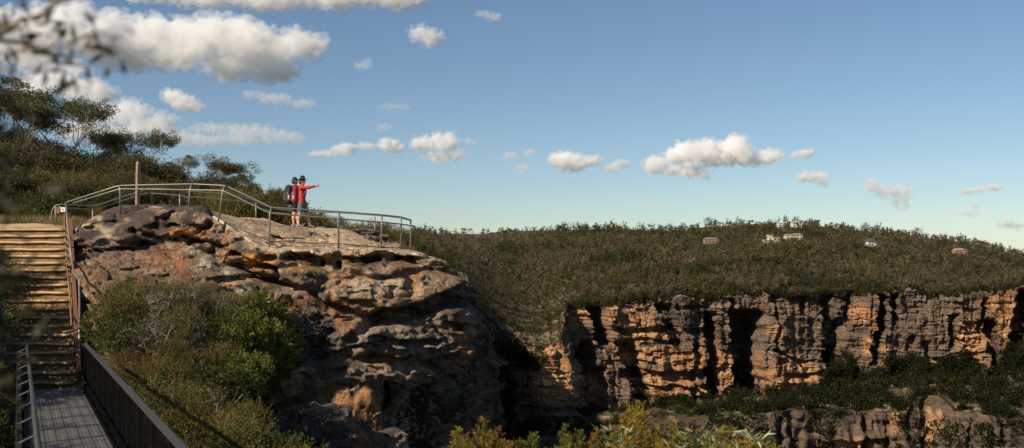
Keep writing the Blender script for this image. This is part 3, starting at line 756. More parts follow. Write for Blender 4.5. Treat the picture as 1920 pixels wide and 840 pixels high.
GREYB = [(.14,.11,.075), (.115,.09,.06), (.10,.09,.042)]
GOLD = [(.30,.215,.030), (.24,.185,.028), (.34,.23,.035), (.17,.15,.028), (.28,.16,.03)]
GUM = [(.088,.086,.032), (.064,.070,.027), (.125,.11,.042)]
G1 = 'shrubs in the gully below the outcrop'
sh_ol = [shrub_proto('olive_shrub', 'fine leaved olive green shrub in the gully below the sandstone outcrop', 'shrub', G1, 20+i, 1.3, .8, OLIVE, 15, 40, 15, .055, .012) for i in range(2)]
sh_dk = [shrub_proto('dark_shrub', 'dark green leafy shrub low in the gully beside the footbridge', 'shrub', 'dark shrubs low in the gully', 30+i, 1.1, .85, DKGRN + [BRITE[3]], 14, 36, 14, .07, .022) for i in range(2)]
sh_br = [shrub_proto('bright_shrub', 'bright yellow green bush under the overhanging rock face', 'shrub', 'bright green bushes below the rock face', 40+i, 1.3, .95, BRITE, 20, 46, 15, .075, .026, up=.5) for i in range(2)]
sh_ru = [shrub_proto('rusty_shrub', 'rusty brown heath shrub among the green bushes of the gully', 'shrub', 'rusty heath shrubs in the gully', 50+i, 1.0, .65, RUST, 12, 40, 15, .045, .010, up=1.1) for i in range(2)]
sh_tw = [shrub_proto('twiggy_shrub', 'half bare grey twiggy shrub against the foot of the rock', 'shrub', 'bare grey shrubs at the foot of the rock', 60+i, 1.35, .85, GREYB, 15, 30, 9, .04, .010, twig_mat=M_dead, leafy=.75) for i in range(2)]
r0 = random.Random(5)
def gully_kind(px, py):
    k = r0.random()
    if 425 < px < 625 and 575 < py < 760: return r0.choice(sh_br) if k < .85 else r0.choice(sh_ol)
    if 250 < px < 430 and 520 < py < 680: return r0.choice(sh_tw) if k < .35 else r0.choice(sh_ol)
    if py > 720 and px > 260: return r0.choice(sh_dk) if k < .42 else (r0.choice(sh_ru) if k < .62 else r0.choice(sh_ol))
    return r0.choice(sh_ol) if k < .55 else (r0.choice(sh_ru) if k < .75 else r0.choice(sh_dk))
def in_bridge(v):
    # keep the plants clear of the bridge and the steps
    s_ = 23.0 - v.y; xr = -9.63 + .482 * s_ if v.y < 23.4 else -9.95 - .46 * (v.y - 23.3)
    return v.x < xr + .55 and v.x > xr - 2.0
n_g = 0
for row, py in enumerate([600, 640, 680, 722, 765, 810, 856, 905, 960, 1020]):
    for k in range(11):
        px = 165 + k * 56 + r0.uniform(-20, 20) + (row % 2) * 26
        lim = np.interp(py, [600, 650, 700, 760, 1020], [510, 650, 675, 650, 630])
        if px > lim: continue
        v = hit(px, py + r0.uniform(-10, 10))
        if v is None or v.y > 29.5 or in_bridge(v): continue
        put(gully_kind(px, py - 50), v - Vector((0,0,.05)), r0.uniform(.72, 1.2) * (1.0 if py < 900 else .9)); n_g += 1
for px, py, s_ in [(520,742,1.45), (470,730,1.25), (575,735,1.15), (545,690,1.1), (600,712,.9), (450,690,1.0)]:
    v = hit(px, py); 
    if v: put(r0.choice(sh_br), v, s_)
for px, py, s_ in [(300,640,1.25), (360,640,1.2), (410,630,1.05), (335,600,.9), (400,590,.8)]:
    v = hit(px, py)
    if v: put(sh_tw[n_g % 2], v, s_); n_g += 1
# beside the steps and left of the bridge
G2 = 'shrubs crowding the left side of the steps'
for px, d, s_ in [(-20,25.5,1.2), (-55,24.6,1.3), (-10,27.6,1.0), (-60,27,1.3), (-120,25,1.5), (-60,22.5,1.2), (-130,21,1.4), (-40,20,1.0), (-90,18,1.2), (-20,17,.8), (8,15.5,.7), (-50,15,1.1), (-10,13.6,.9),(-170,23,1.6)]:
    v = on_ground(px, d)
    if not in_bridge(v): put(r0.choice(sh_dk + sh_ol), v, s_, label='dark leafy shrub crowding the left edge of the steps and footbridge', group=G2)

# ------------------------------------------------------------------ grass
def grass(name, label, spots, n, L, palette, spread):
    r = np.random.default_rng(len(spots)); Pp = []
    for v in spots:
        k = np.array([v.x, v.y, v.z]) + np.concatenate([r.normal(size=(n, 2)) * spread, np.zeros((n, 1))], 1)
        k[:, 2] = ground_z(k[:, 0], k[:, 1]) + .02; Pp.append(k)
    Pp = np.concatenate(Pp); D = unit(np.array([0, 0, 1.]) + .45 * r.normal(size=Pp.shape))
    q = leaf_quads(Pp, D, L * r.uniform(.5, 1.3, len(Pp)), .012, r)
    o = leaf_mesh(name, q, pal(r, len(Pp), palette), M_leaf); return tag(o, label, None, None, 'stuff')
DRY = [(.30,.22,.10), (.24,.17,.075), (.18,.15,.06), (.12,.12,.04)]
grass('grass', 'dry tussock grass between the rocks and around the landing',
      [on_ground(px, d) for px, d in [(150,33.5),(165,33.2),(180,33.6),(190,34),(140,33.8),(60,35.2),(30,35),(10,35.5),(90,35),(-20,35.5),(110,36),(-60,35),(70,37),(130,35)]] +
      [v for v in (hit(px, py) for px, py in [(560,790),(590,770),(610,750),(575,820),(540,760),(520,800),(600,800),(560,740),(500,840),(630,820),(230,760),(330,800)]) if v], 700, .32, DRY, .42)

# ------------------------------------------------------------------ gum trees on the ridge
def limb(mb, rp, a, d, L, r0_, depth, tips, bend=.35):
    pts = [a]; p = a; dd = d.copy()
    for k in range(4):
        dd = (dd + Vector((rp.gauss(0, bend*.5), rp.gauss(0, bend*.5), .10))).normalized(); p = p + dd * L / 4; pts.append(p)
    mb.tube(pts, [r0_ * (1 - .13 * i) for i in range(5)], 6)
    if depth == 0: tips.append(p); return
    for k in range(rp.choice([2, 2, 3])):
        az = rp.uniform(0, 2*PI); nd = (dd + Vector((math.cos(az), math.sin(az), rp.uniform(-.1,.35))) * rp.uniform(.55,.95)).normalized()
        limb(mb, rp, pts[rp.choice([3, 4, 4])], nd, L * rp.uniform(.55,.78), r0_ * .52, depth - 1, tips, bend)
def gum_proto(name, label, cat, group, seed, H=7., spread=.8, trunkf=.42, clump=(.42,.24), leaves=110, palette=GUM, depth=2, bark=None, L=.19, Wd=.062):
    rp = random.Random(seed); r = np.random.default_rng(seed)
    root = thing(name, label, cat, (0, 0, -60), group=group)
    mb = MB(); tips = []
    base = Vector((0, 0, -.3)); top = Vector((rp.uniform(-.06,.06)*H, rp.uniform(-.06,.06)*H, trunkf*H)); R0 = .018*H + .02
    mb.tube([base, base.lerp(top, .5) + Vector((rp.uniform(-.03,.03)*H, 0, 0)), top], [R0*1.25, R0*.95, R0*.8], 8)
    for k in range(rp.choice([3, 4])):
        az = k * 2.1 + rp.uniform(-.5,.5)
        d = Vector((math.cos(az)*spread, math.sin(az)*spread, rp.uniform(.7,1.2))).normalized()
        limb(mb, rp, base.lerp(top, rp.uniform(.75, 1)), d, H * .34, R0 * .55, depth, tips)
    zmax = max(t.z for t in tips); k_ = H * .96 / zmax
    mb.build('trunk', bark or M_pale, root, smooth=True)
    Pp, Dd, cs = [], [], []
    for t in tips:
        n = int(leaves * 4 * rp.uniform(.6, 1.3)); cr = H * .102 * rp.uniform(.75, 1.4)
        nb = 6; ctr = np.array(t) + r.normal(size=(nb, 3)) * cr * np.array([.8, .8, .30])
        p = ctr[r.integers(0, nb, n)] + unit(r.normal(size=(n, 3))) * r.uniform(.1, 1, (n, 1)) ** .45 * cr * 1.75 * np.array([clump[0], clump[0], clump[1]])
        Pp.append(p); Dd.append(r.normal(size=(n, 3)) * np.array([1, 1, .6]) + np.array([0, 0, -.35]))
        cs.append(pal(r, n, palette, .2) * .7 + pal(r, 1, palette, .25) * .3)
    Pp = np.concatenate(Pp); Dd = np.concatenate(Dd); cs = np.concatenate(cs)
    q = leaf_quads(Pp, Dd, L * r.uniform(.6, 1.3, len(Pp)), Wd * r.uniform(.7, 1.3, len(Pp)), r)
    leaf_mesh('crown', q, cs, M_leaf, root)
    root['top'] = zmax; return root
def tree_at(proto, px, top_py, d, label=None, group=None, rz=None, wide=1.):
    v = on_ground(px, d); top = (HOR - top_py) / F * d
    s_ = max(.25, (top - v.z) / (proto['top'] + .15)); 
    o = put(proto, v, s_, rz, label, group); o.scale = (s_ * wide, s_ * wide, s_); return o
G3 = 'gum trees on the ridge behind the steps'
gumA = gum_proto('gum_tree', '', 'tree', G3, 3, 7, .75, .40)
gumB = gum_proto('gum_tree', '', 'tree', G3, 8, 7, .95, .45, leaves=120)
gumC = gum_proto('gum_tree', '', 'tree', G3, 14, 7, .6, .30, leaves=140)
bushy = gum_proto('bushy_tree', '', 'tree', G3, 23, 5, .8, .22, (.8,.6), 150, [(.060,.070,.022),(.078,.078,.026),(.044,.056,.020)], 2, M_bark)
bushy2 = gum_proto('bushy_tree', '', 'tree', G3, 29, 5, .9, .2, (.85,.65), 160, [(.085,.068,.028),(.070,.070,.025),(.10,.082,.036)], 2, M_bark)
tree_at(gumB, 58, 152, 52, 'tallest flat crowned gum tree rising above the left end of the forest', wide=1.0)
tree_at(gumA, 122, 190, 50, 'open crowned gum tree with bare pale limbs against the cloud', wide=.8)
tree_at(gumC, 205, 240, 55, 'domed gum tree behind the forest, left of the slender umbrella gum', wide=.8)
tree_at(gumA, 268, 248, 54, 'slender umbrella shaped gum tree standing just behind the timber post', rz=2.2, wide=.85)
tree_at(gumB, 345, 293, 60, 'thin see-through gum tree between the timber post and the dark gum', rz=1.2, wide=.8)
tree_at(gumC, 432, 297, 56, 'dark full crowned gum tree behind the rail, nearest the two people', rz=.8, wide=1.0)
tree_at(bushy, 508, 357, 58, 'small round gum tree at the end of the ridge, behind the people', wide=.9)
tree_at(gumB, 10, 170, 48, 'shaded gum tree at the far left, half hidden by blurred leaves', rz=4.1)
tree_at(gumA, -60, 160, 50, 'gum tree beyond the blurred leaves at the left edge of the forest', rz=3.3)
tree_at(gumC, -1330, 120, 11.5, 'gum tree left of the footbridge whose shade dapples the deck', rz=.5)
r1 = random.Random(9)
L4 = 'mid height bushy tree packed in the forest behind the steps'
for px in range(-90, 330, 22):
    for row, (dd_, lift) in enumerate([(50, 0), (45, 28), (40, 62)]):
        base_top = np.interp(px, [-90, 0, 60, 130, 180, 230, 300, 340], [240, 235, 245, 262, 285, 285, 300, 325])
        p_ = r1.choice([bushy, bushy2, bushy2, bushy, gumC])
        tree_at(p_, px + r1.uniform(-9, 9), base_top + 12 + lift + r1.uniform(-6, 26), dd_ + r1.uniform(-2, 2), L4, 'mid height trees of the forest behind the steps', wide=r1.uniform(.75,1.05))
for px, tp_, dd_ in [(300,322,52),(320,335,48),(345,345,50),(372,338,53),(398,330,50),(455,345,52),(470,360,50),(490,372,54),(410,352,46),(520,385,56),(440,372,47)]:
    tree_at(r1.choice([bushy, bushy2]), px, tp_, dd_, 'low bushy tree behind the pipe rail, between timber post and people', 'low trees behind the pipe rail', wide=.9)
G5 = 'olive bushes below the forest behind the landing'
for px in range(-110, 560, 17):
    for dd_, h_ in [(36.5, 1.1), (40, 1.7)]:
        if px > 190 and dd_ < 39.5: continue
        v = on_ground(px + r1.uniform(-8, 8), dd_ + r1.uniform(-1.2, 1.2))
        put(r1.choice(sh_ol + sh_ol + sh_ru + sh_dk), v, h_ / 1.2 * r1.uniform(.8, 1.25), label='olive bush in the thicket behind the landing and the pipe rails', group=G5)
for px, d, s_ in [(575,40.5,.85),(600,41,.9),(628,40.6,.7),(655,41.5,.85),(690,41,1.0),(668,43,1.3),(715,42,1.15),(735,43,1.2),(752,42,1.1),(705,44,1.4),(640,44,1.2),(590,44,1.2),(770,43.5,.95),(560,42,1.2),(540,41,1.1)]:
    if px > 600:
        d = 38.3 + (d - 40) * .42; v = P(px - 6, 450, d); v.z = float(ft(v.x, v.y)) - .08; s_ *= .52     # rooted in the back of the rock
    else: v = on_ground(px, d); v.z = max(v.z, (HOR - 432) / F * d - .35)
    put(r1.choice(sh_dk + sh_ol + sh_ru), v, s_, label='low scrubby bush growing behind the lookout, beyond the people', group='low bushes behind the lookout')

# ------------------------------------------------------------------ dead branches
def dead_branch(name, label, seed, loc, H, rz=0, lean=(.4,0,.8)):
    rp = random.Random(seed); mb = MB(); tips = []
    limb(mb, rp, Vector((0,0,-.1)), Vector(lean).normalized(), H * .5, .035, 3, tips, .6)
    o = mb.build(name, M_dead, smooth=True, origin=None); o.location = loc; o.rotation_euler = (0, 0, rz)
    return tag(o, label, 'dead branch')
for i, (px, py, H, rz, lab) in enumerate([(545,770,1.5,0,'pale dead branch forking beside the lower boulders'), (345,640,1.6,1.,'grey leafless branch against the red stained rock'), (410,615,1.3,3.6,'thin bare branch reaching right across the twiggy shrubs'),
        (395,830,1.2,.4,'bleached dead branch among the dark shrubs at the bottom')]):
    v = hit(px, py)
    if v: dead_branch('dead_branch', lab, 70 + i, v, H, rz, (.6, -.2, .6))

# ------------------------------------------------------------------ golden bushes in front of the drop
def plume_bush(name, label, seed, loc, H, R, palette, nst=26, L=.030, Wd=.0055):
    r = np.random.default_rng(seed); rp = random.Random(seed)
    root = thing(name, label, 'bush', loc); mb = MB(); Pp, Dd, cs = [], [], []
    for k in range(int(nst * 1.8)):
        az = rp.uniform(0, 2*PI); q_ = math.sqrt(rp.random()); e = Vector((math.cos(az)*R*q_, math.sin(az)*R*q_, H - .42*q_*q_*R/.4*.8 - rp.uniform(0, .30)))
        if k == 0: e = Vector((0, 0, H))
        pts = [Vector((e.x*.15, e.y*.15, 0)), Vector((e.x*.75, e.y*.75, e.z*.55)), e]
        mb.tube(pts, [.009, .006, .0015], 4)
        n = 14                                           # side shoots get shorter toward the tip: a pointed plume
        for j in range(n):
            t = .62 + .38 * j / n; p = np.array(pts[1].lerp(pts[2], max(0, (t-.5)*2)) if t > .5 else pts[0].lerp(pts[1], t*2))
            ln = .20 * (1.08 - (j / n)) * rp.uniform(.7,1.3) + .02
            for _ in range(4):
                a2 = rp.uniform(0, 2*PI); sd = unit(np.array([math.cos(a2)*.75, math.sin(a2)*.75, 1.0]))
                m = 20; tt = r.uniform(0, 1, (m, 1))
                Pp.append(p + sd * ln * tt); Dd.append(sd + .55 * r.normal(size=(m, 3)))
                c = pal(r, 1, palette, .18)[0] * (.8 + .2 * t); cs.append(np.clip(c * (1 + .2 * r.normal(size=(m, 1))), .01, 1))
    mb.build('stems', M_bark, root)
    Pp = np.concatenate(Pp); Dd = np.concatenate(Dd); cs = np.concatenate(cs)
    leaf_mesh('foliage', leaf_quads(Pp, Dd, L * r.uniform(.7, 1.4, len(Pp)), Wd, r), cs, M_leaf, root); return root
GG = [(.17,.17,.03), (.22,.19,.03), (.12,.13,.028)]
for i, (px, tp_, d, R, pl_, nst, lab) in enumerate([
        (905,782,9.2,.46,GOLD,30,'golden bush at the foot of the picture, under the shadowed cliff'),
        (862,806,9.0,.34,GOLD+GG,24,'low golden green bush left of the pointed golden bush'),
        (1060,795,9.6,.40,GG,24,'dull olive gold bush in front of the pale boulders'),
        (1000,812,9.3,.32,GG,18,'small olive tinged bush between the golden bushes'),
        (1200,752,9.2,.17,GOLD,12,'tall narrow golden plume pointing up at the cliff'),
        (1185,800,9.4,.36,GOLD+GG,24,'broad golden bush around the foot of the tall plume'),
        (1262,788,9.0,.34,GOLD,26,'rounded golden bush right of the tall plume'),
        (1120,806,9.6,.30,GOLD,20,'short rusty gold bush left of the tall plume'),
        (1365,798,9.1,.40,GOLD,26,'golden bush nearest the right end of the bush row'),
        (1430,815,9.3,.30,GG,18,'greenish bush closing the right end of the row'),
        (1310,806,9.5,.30,GG,20,'green gold bush tucked between two golden bushes')]):
    v = P(px, 905, d); H = (905 - tp_) / F * d
    g_ = float(ground_z(np.array([v.x]), np.array([v.y]))[0]); H += v.z - g_; v.z = g_
    plume_bush('golden_bush', lab, 80 + i, v, H, R, pl_, nst)
def strap_plant(label, seed, px, tp_, d):
    r = np.random.default_rng(seed); v = P(px, tp_, d); top = v.z
    g_ = float(ground_z(np.array([v.x]), np.array([v.y]))[0]); v.z = g_; H = top - g_
    root = thing('banksia_sapling', label, 'plant', v); mb = MB(); mb.tube([(0,0,0), (.02,0,H*.5), (0,0,H*.97)], [.012,.009,.004], 5); mb.build('stem', M_bark, root)
    n = 90; z = H * (1 - .28 * r.uniform(0, 1, n) ** 1.3); az = r.uniform(0, 2*PI, n)
    D = np.stack([np.cos(az), np.sin(az), r.uniform(-.1, 1.1, n)], 1); Pp = np.stack([.10*r.normal(size=n), .10*r.normal(size=n), z - .05], 1)
    leaf_mesh('foliage', leaf_quads(Pp, D, .12 * r.uniform(.7, 1.2, n), .018, r), pal(r, n, [(.20,.22,.10), (.13,.16,.05), (.32,.33,.22), (.10,.13,.03)], .2), M_leaf, root)
for i, (px, tp_, lab) in enumerate([(1165,798,'long leaved grey green plant left of the tall golden plume'), (1285,800,'long leaved silvery plant just right of the rounded golden bush'), (1405,800,'silver leaved sapling at the right end of the golden bushes'), (1330,796,'pale leaved sapling between the two right golden bushes')]):
    strap_plant(lab, 120 + i, px, tp_, 8.7)

# ------------------------------------------------------------------ blurred branch close to the eye
def near_branch(name, label, seed, segs, nleaf, L, palette, spread):
    r = np.random.default_rng(seed); mb = MB(); Pp, Dd, cs = [], [], []
    root = thing(name, label, 'branch', segs[0][0])
    o0 = Vector(segs[0][0])
    for a_, b_, rad in segs:
        a_ = Vector(a_) - o0; b_ = Vector(b_) - o0
        mb.tube([a_, a_.lerp(b_, .5) + Vector((0, 0, .01)), b_], [rad, rad*.8, rad*.4], 6)
        t = r.uniform(.15, 1, (nleaf, 1)); p = np.array(a_) * (1-t) + np.array(b_) * t + r.normal(size=(nleaf, 3)) * spread * np.array([1, 1, 1.])
        Pp.append(p); Dd.append(np.array(b_ - a_) * .5 / max((b_-a_).length, .01) + r.normal(size=(nleaf, 3)) * .8); cs.append(pal(r, nleaf, palette, .25))
    mb.build('stem', M_bark, root)
    Pp = np.concatenate(Pp); Dd = np.concatenate(Dd); cs = np.concatenate(cs)
    leaf_mesh('foliage', leaf_quads(Pp, Dd, L * r.uniform(.6, 1.2, len(Pp)), L * .24, r), cs, M_leaf, root)
Q = lambda px, py, d: tuple(P(px, py, d))
DKL = [(.035,.035,.018), (.05,.045,.02), (.07,.05,.025), (.03,.035,.018)]
near_branch('overhanging_branch', 'out of focus leafy branch hanging into the top left corner', 201,
    [(Q(-120,90,1.5),Q(20,60,1.45),.006), (Q(-20,80,1.45),Q(100,20,1.4),.004), (Q(-10,75,1.45),Q(110,110,1.5),.004), (Q(60,40,1.45),Q(130,5,1.45),.003),(Q(30,95,1.45),Q(180,105,1.4),.003), (Q(130,80,1.42),Q(225,70,1.4),.0025), (Q(-80,120,1.5),Q(60,150,1.45),.004), (Q(-60,10,1.5),Q(60,-10,1.45),.003), (Q(60,100,1.45),Q(170,130,1.45),.003)], 13, .036, [(.075,.06,.025), (.10,.085,.03), (.05,.055,.022), (.13,.085,.04), (.04,.04,.02)], .016)
near_branch('overhanging_branch', 'dense dark blurred foliage along the left edge beside the forest', 202,
    [(Q(-190,300,1.3),Q(-40,200,1.25),.006), (Q(-170,330,1.3),Q(-25,260,1.25),.005), (Q(-180,380,1.3),Q(-40,330,1.25),.005), (Q(-180,240,1.3),Q(-20,150,1.25),.004), (Q(-180,430,1.25),Q(-60,390,1.2),.004)], 60, .045, DKL, .036)
near_branch('overhanging_branch', 'dark blurred foliage in front of the left side of the steps', 203,
    [(Q(-160,620,1.4),Q(-30,540,1.4),.005), (Q(-150,680,1.4),Q(-20,600,1.4),.005), (Q(-170,560,1.4),Q(-40,500,1.4),.004), (Q(-150,730,1.4),Q(-30,660,1.4),.004)], 75, .045, DKL, .034)
print('near plants', n_g, time.time() - T0)

# ------------------------------------------------------------------ scrub and forest on the far plateau: masses nobody could count
def clump_mass(name, label, pos, hgt, wid, colr, K, seed, trunks=0., flat=.5, lift=.45, fine_=.17, trunk_cols=((.30,.26,.22),(.22,.19,.16))):
    r = np.random.default_rng(seed); n = len(pos)
    off = r.normal(size=(n, K, 3)) * .42; off = off / np.maximum(1, np.linalg.norm(off, axis=-1, keepdims=True))
    c = pos[:, None] + off * np.stack([wid, wid, hgt * flat], 1)[:, None] + np.array([0, 0, 1.]) * (hgt * (lift + flat * .4))[:, None, None]
    sz = (hgt * fine_ + .15)[:, None, None, None] * r.uniform(.6, 1.3, (n, K, 1, 1))
    a_ = unit(r.normal(size=(n, K, 3))); b_ = unit(np.cross(a_, r.normal(size=(n, K, 3)))); 
    q = np.stack([c - a_ * sz[:, :, 0] * .7, c + b_ * sz[:, :, 0] * .5, c + a_ * sz[:, :, 0] * .7, c - b_ * sz[:, :, 0] * .5], 2).reshape(-1, 4, 3)
    cs = (colr[:, None] * (1 + .13 * r.normal(size=(n, K, 1)))).reshape(-1, 3)
    if trunks:
        k = np.nonzero(r.random(n) < trunks)[0]; p = pos[k]; hh = hgt[k]
        for ax in (np.array([1., 0, 0]), np.array([0, 1., 0])):
            w_ = ax * (.035 * hh + .10)[:, None]; tip = p + np.stack([r.normal(size=len(k)) * .10 * hh, 0 * hh, hh * r.uniform(.6, 1.05, len(k))], 1)
            q = np.concatenate([q, np.stack([p - w_, p + w_, tip + w_ * .4, tip - w_ * .4], 1)])
            cs = np.concatenate([cs, pal(r, len(k), trunk_cols, .15)])
    o = leaf_mesh(name, q, np.clip(cs, .005, 1), M_leaf_far); return tag(o, label, None, None, 'stuff')
rf = np.random.default_rng(77)
def pick(row0, row1, n, cmin, cmax, power=1.):
    """random points on rows of the far sheet, even per column width"""
    i = np.searchsorted(cols, rf.uniform(cmin, cmax, n)).clip(1, len(cols)-2); rr = row0 + (row1 - row0) * rf.uniform(0, 1, n) ** power
    j = rr.astype(int).clip(0, nr-2); f_ = (rr - j)[:, None]
    g = lambda a: a
    A = np.stack([XX[i, j], YY[i, j], ZZ[i, j]], 1); B = np.stack([XX[i, j+1], YY[i, j+1], ZZ[i, j+1]], 1)
    return A + (B - A) * f_, i, rr / n0
HOUSES = [(1445,456,15),(1485,449,17),(1632,461,13),(1798,476,14),(1332,455,14),(1492,426,12),(1462,427,9)]
def ground_for(px, py):
    i = int(np.searchsorted(cols, px)); pr = HOR - ZZ[i, :n0] / YY[i, :n0] * F; j = int(np.argmax(pr > py)); return Vector((float(XX[i, j]), float(YY[i, j]), float(ZZ[i, j])))
HG = [ground_for(a, b) for a, b, c in HOUSES]
def clear(p):
    k = np.ones(len(p), bool)
    for g, (a, b, w_) in zip(HG, HOUSES): k &= ~((np.abs(p[:, 0] - g.x * p[:, 1] / g.y) < w_ * .55) & (p[:, 1] < g.y + 9) & (p[:, 1] > g.y - 48))
    return k
# woodland on the upper plateau
n = 15000
pw, ii, tt = pick(0, n0 - 2, n, 770, 1990, 1.0)
dens = fbm(pw[:, 0] / 45, pw[:, 1] / 45, 0 * pw[:, 0], 3, 121)
low = smooth(1150, 980, cols[ii]) * smooth(.30, .55, tt)               # open heath on the left shoulder
keep = (rf.random(n) > low * .75) & clear(pw)
pw, ii, tt, dens, low = pw[keep], ii[keep], tt[keep], dens[keep], low[keep]
hgt = (4.6 + 1.8 * rf.normal(size=len(pw)) + 5 * dens).clip(1.6, 11) * (1 - .6 * low) * (1 - .25 * smooth(.5, .9, tt))
cw = pal(rf, len(pw), [(.168,.128,.076), (.138,.110,.063), (.108,.096,.046), (.185,.142,.09), (.080,.077,.036)], .13)
cw = mixc(cw, (.044,.050,.020), smooth(.0, .25, fbm(pw[:, 0] / 38, pw[:, 1] / 30, 0 * pw[:, 0], 3, 122)) * .85)
cw = mixc(cw, (.125,.092,.058), smooth(.05, .3, fbm(pw[:, 0] / 50 + 9, pw[:, 1] / 40, 0 * pw[:, 0], 3, 126)) * .6)
cw = mixc(cw, (.09,.078,.022), smooth(.15, .35, fbm(pw[:, 0] / 60 + 5, pw[:, 1] / 16, 0 * pw[:, 0], 3, 127)) * .7)
clump_mass('plateau_woodland', 'brown olive woodland of thin pale trunks covering the far plateau', pw, hgt, hgt * .36, cw, 30, 5, trunks=.15, fine_=.12, trunk_cols=((.20,.165,.135),(.15,.125,.10)))
n = 30000
ph, ii, tt = pick(20, n0 - 1, n, 770, 1990, .75)
clump_mass('heath', 'low green heath between the trees of the far plateau', ph, rf.uniform(.9, 2.8, n), rf.uniform(.8, 1.8, n), pal(rf, n, [(.060,.058,.020), (.074,.064,.024), (.095,.072,.036), (.045,.048,.018)], .17), 9, 6, fine_=.22, flat=.6, lift=.1)
# forest on the bench and along the cliff edge
pb, ii, tt = pick(n0 + n1_ + 1, n0 + n1_ + n2_ - 2, 4600, 940, 2000, 1.)
pg, i2_, t2_ = pick(n0 + n1_ - 95, n0 + n1_ - 1, 5000, 1380, 2000)
up_ = (np.array([(np.exp(-((cols[i2_] - c_) / w_) ** 2)) * h_ for c_, w_, h_ in [(1575,28,1.0),(1405,22,.75),(1690,45,.5),(1900,30,.9),(1660,30,.4),(1790,35,.5)]]).max(0))
kg = (1 - (t2_ * n0 - (n0 + n1_ - 95)) / 95) < up_ * (1 + .5 * vnoise(pg[:, 0] / 5, pg[:, 2] / 5, 0 * pg[:, 0], 128))
kk = fbm(pb[:, 0] / 18, pb[:, 1] / 18, 0 * pb[:, 0], 3, 123) * .6 + .7 * fbm(pb[:, 0] / 7, pb[:, 1] / 9, 0 * pb[:, 0], 2, 148) + .55 * smooth(1100, 1450, cols[ii]) - .40 + .3 * (rf.random(len(pb)) - .5)
pb = np.concatenate([pb[kk > 0], pg[kg] - np.array([0, 1.5, 0])]); hb = rf.uniform(2.5, 7.5, len(pb)) * rf.uniform(.6, 1, len(pb))
cb_ = pal(rf, len(pb), [(.046,.052,.018), (.058,.062,.022), (.034,.042,.016), (.085,.072,.032)], .25); cb_ = mixc(cb_, (.030,.040,.017), smooth(-.1,.3,fbm(pb[:, 0] / 14, pb[:, 1] / 14, 0 * pb[:, 0], 3, 129)) * .7)
clump_mass('cliff_forest', 'dense dark green forest on the shelf below the cliffs', pb, hb, hb * .5, cb_, 34, 7, fine_=.14, trunks=.12, flat=.6, lift=.3)
pe, ii, tt = pick(n0 - 5, n0 + 4, 1500, 1050, 2000)
cs_, i2, t2 = pick(n0 + 4, n0 + n1_ - 2, 15000, 900, 2000)
gd = D1[i2, (t2 * n0 - n0).astype(int).clip(0, n1_-1)]; sl = np.abs(D1[i2, (t2 * n0 - n0 + 1).astype(int).clip(0, n1_-1)] - D1[i2, (t2 * n0 - n0 - 2).astype(int).clip(0, n1_-1)])
mk = (((gd > 7) & (gd < 26) & (rf.random(len(gd)) < .30)) | ((sl > 1.3) & (rf.random(len(gd)) < .45))) & (fbm(cs_[:, 0] / 20, cs_[:, 2] / 14, 0 * cs_[:, 0], 2, 124) + .25 * smooth(1350, 1750, cols[i2]) > .02)
pq, i4, t4 = pick(n0 - 8, n0 + n1_ - 2, 7000, 740, 1010); mq = fbm(pq[:, 0] / 9 + pq[:, 1] / 9, pq[:, 2] / 7, 0 * pq[:, 0], 2, 152) > np.where(cols[i4] < 922, -.02, .18)
pv, i5, t5 = pick(n0 + n1_ + 1, n0 + n1_ + n2_ - 2, 2600, 850, 1300); mv = fbm(pv[:, 0] / 9, pv[:, 1] / 9, 0 * pv[:, 0], 2, 153) > -.05
pl2 = np.concatenate([pe, cs_[mk], pq[mq] - np.array([0, .8, 0]), pv[mv]]); hl = rf.uniform(1.0, 3.4, len(pl2))
clump_mass('ledge_scrub', 'dark scrub on the rim and ledges of the cliffs', pl2, hl, hl * .6, pal(rf, len(pl2), [(.048,.055,.02), (.06,.062,.022), (.036,.042,.018)], .25), 16, 8, flat=.6, lift=.05)
plow, ii, tt = pick(n0 + n1_ + n2_ + 1, nr - 40, 5200, 900, 2000)
mk = fbm(plow[:, 0] / 14, plow[:, 2] / 16, 0 * plow[:, 0], 3, 125) + .35 * smooth(1640, 1720, cols[ii]) + .22 * smooth(1500, 1420, cols[ii]) > .12
plow = plow[mk]; hl = rf.uniform(2, 5.5, len(plow))
clump_mass('lower_forest', 'dark forest clinging to the broken lower cliffs', plow, hl, hl * .55, pal(rf, len(plow), [(.042,.050,.018), (.055,.060,.022), (.03,.038,.016)], .25), 20, 9, flat=.6, lift=.1)

# scrub hanging on the drop behind the lookout
yy_ = rf.uniform(37, 56, 1600); rx_ = np.interp(yy_, [34, 37.5, 45, 56], [-7, -4.9, -4.3, -8]); xx_ = rx_ + rf.uniform(-.2, 2.2, len(yy_))
pd_ = np.stack([xx_, yy_, ground_z(xx_, yy_) - .2], 1); hd_ = rf.uniform(.5, 1.3, len(yy_))
clump_mass('drop_scrub', 'dark scrub hanging on the shaded drop behind the lookout rock', pd_, hd_, hd_ * .7, pal(rf, len(pd_), [(.040,.048,.018), (.052,.055,.020), (.07,.06,.03)], .25), 26, 12, flat=.6, lift=.05, fine_=.02)

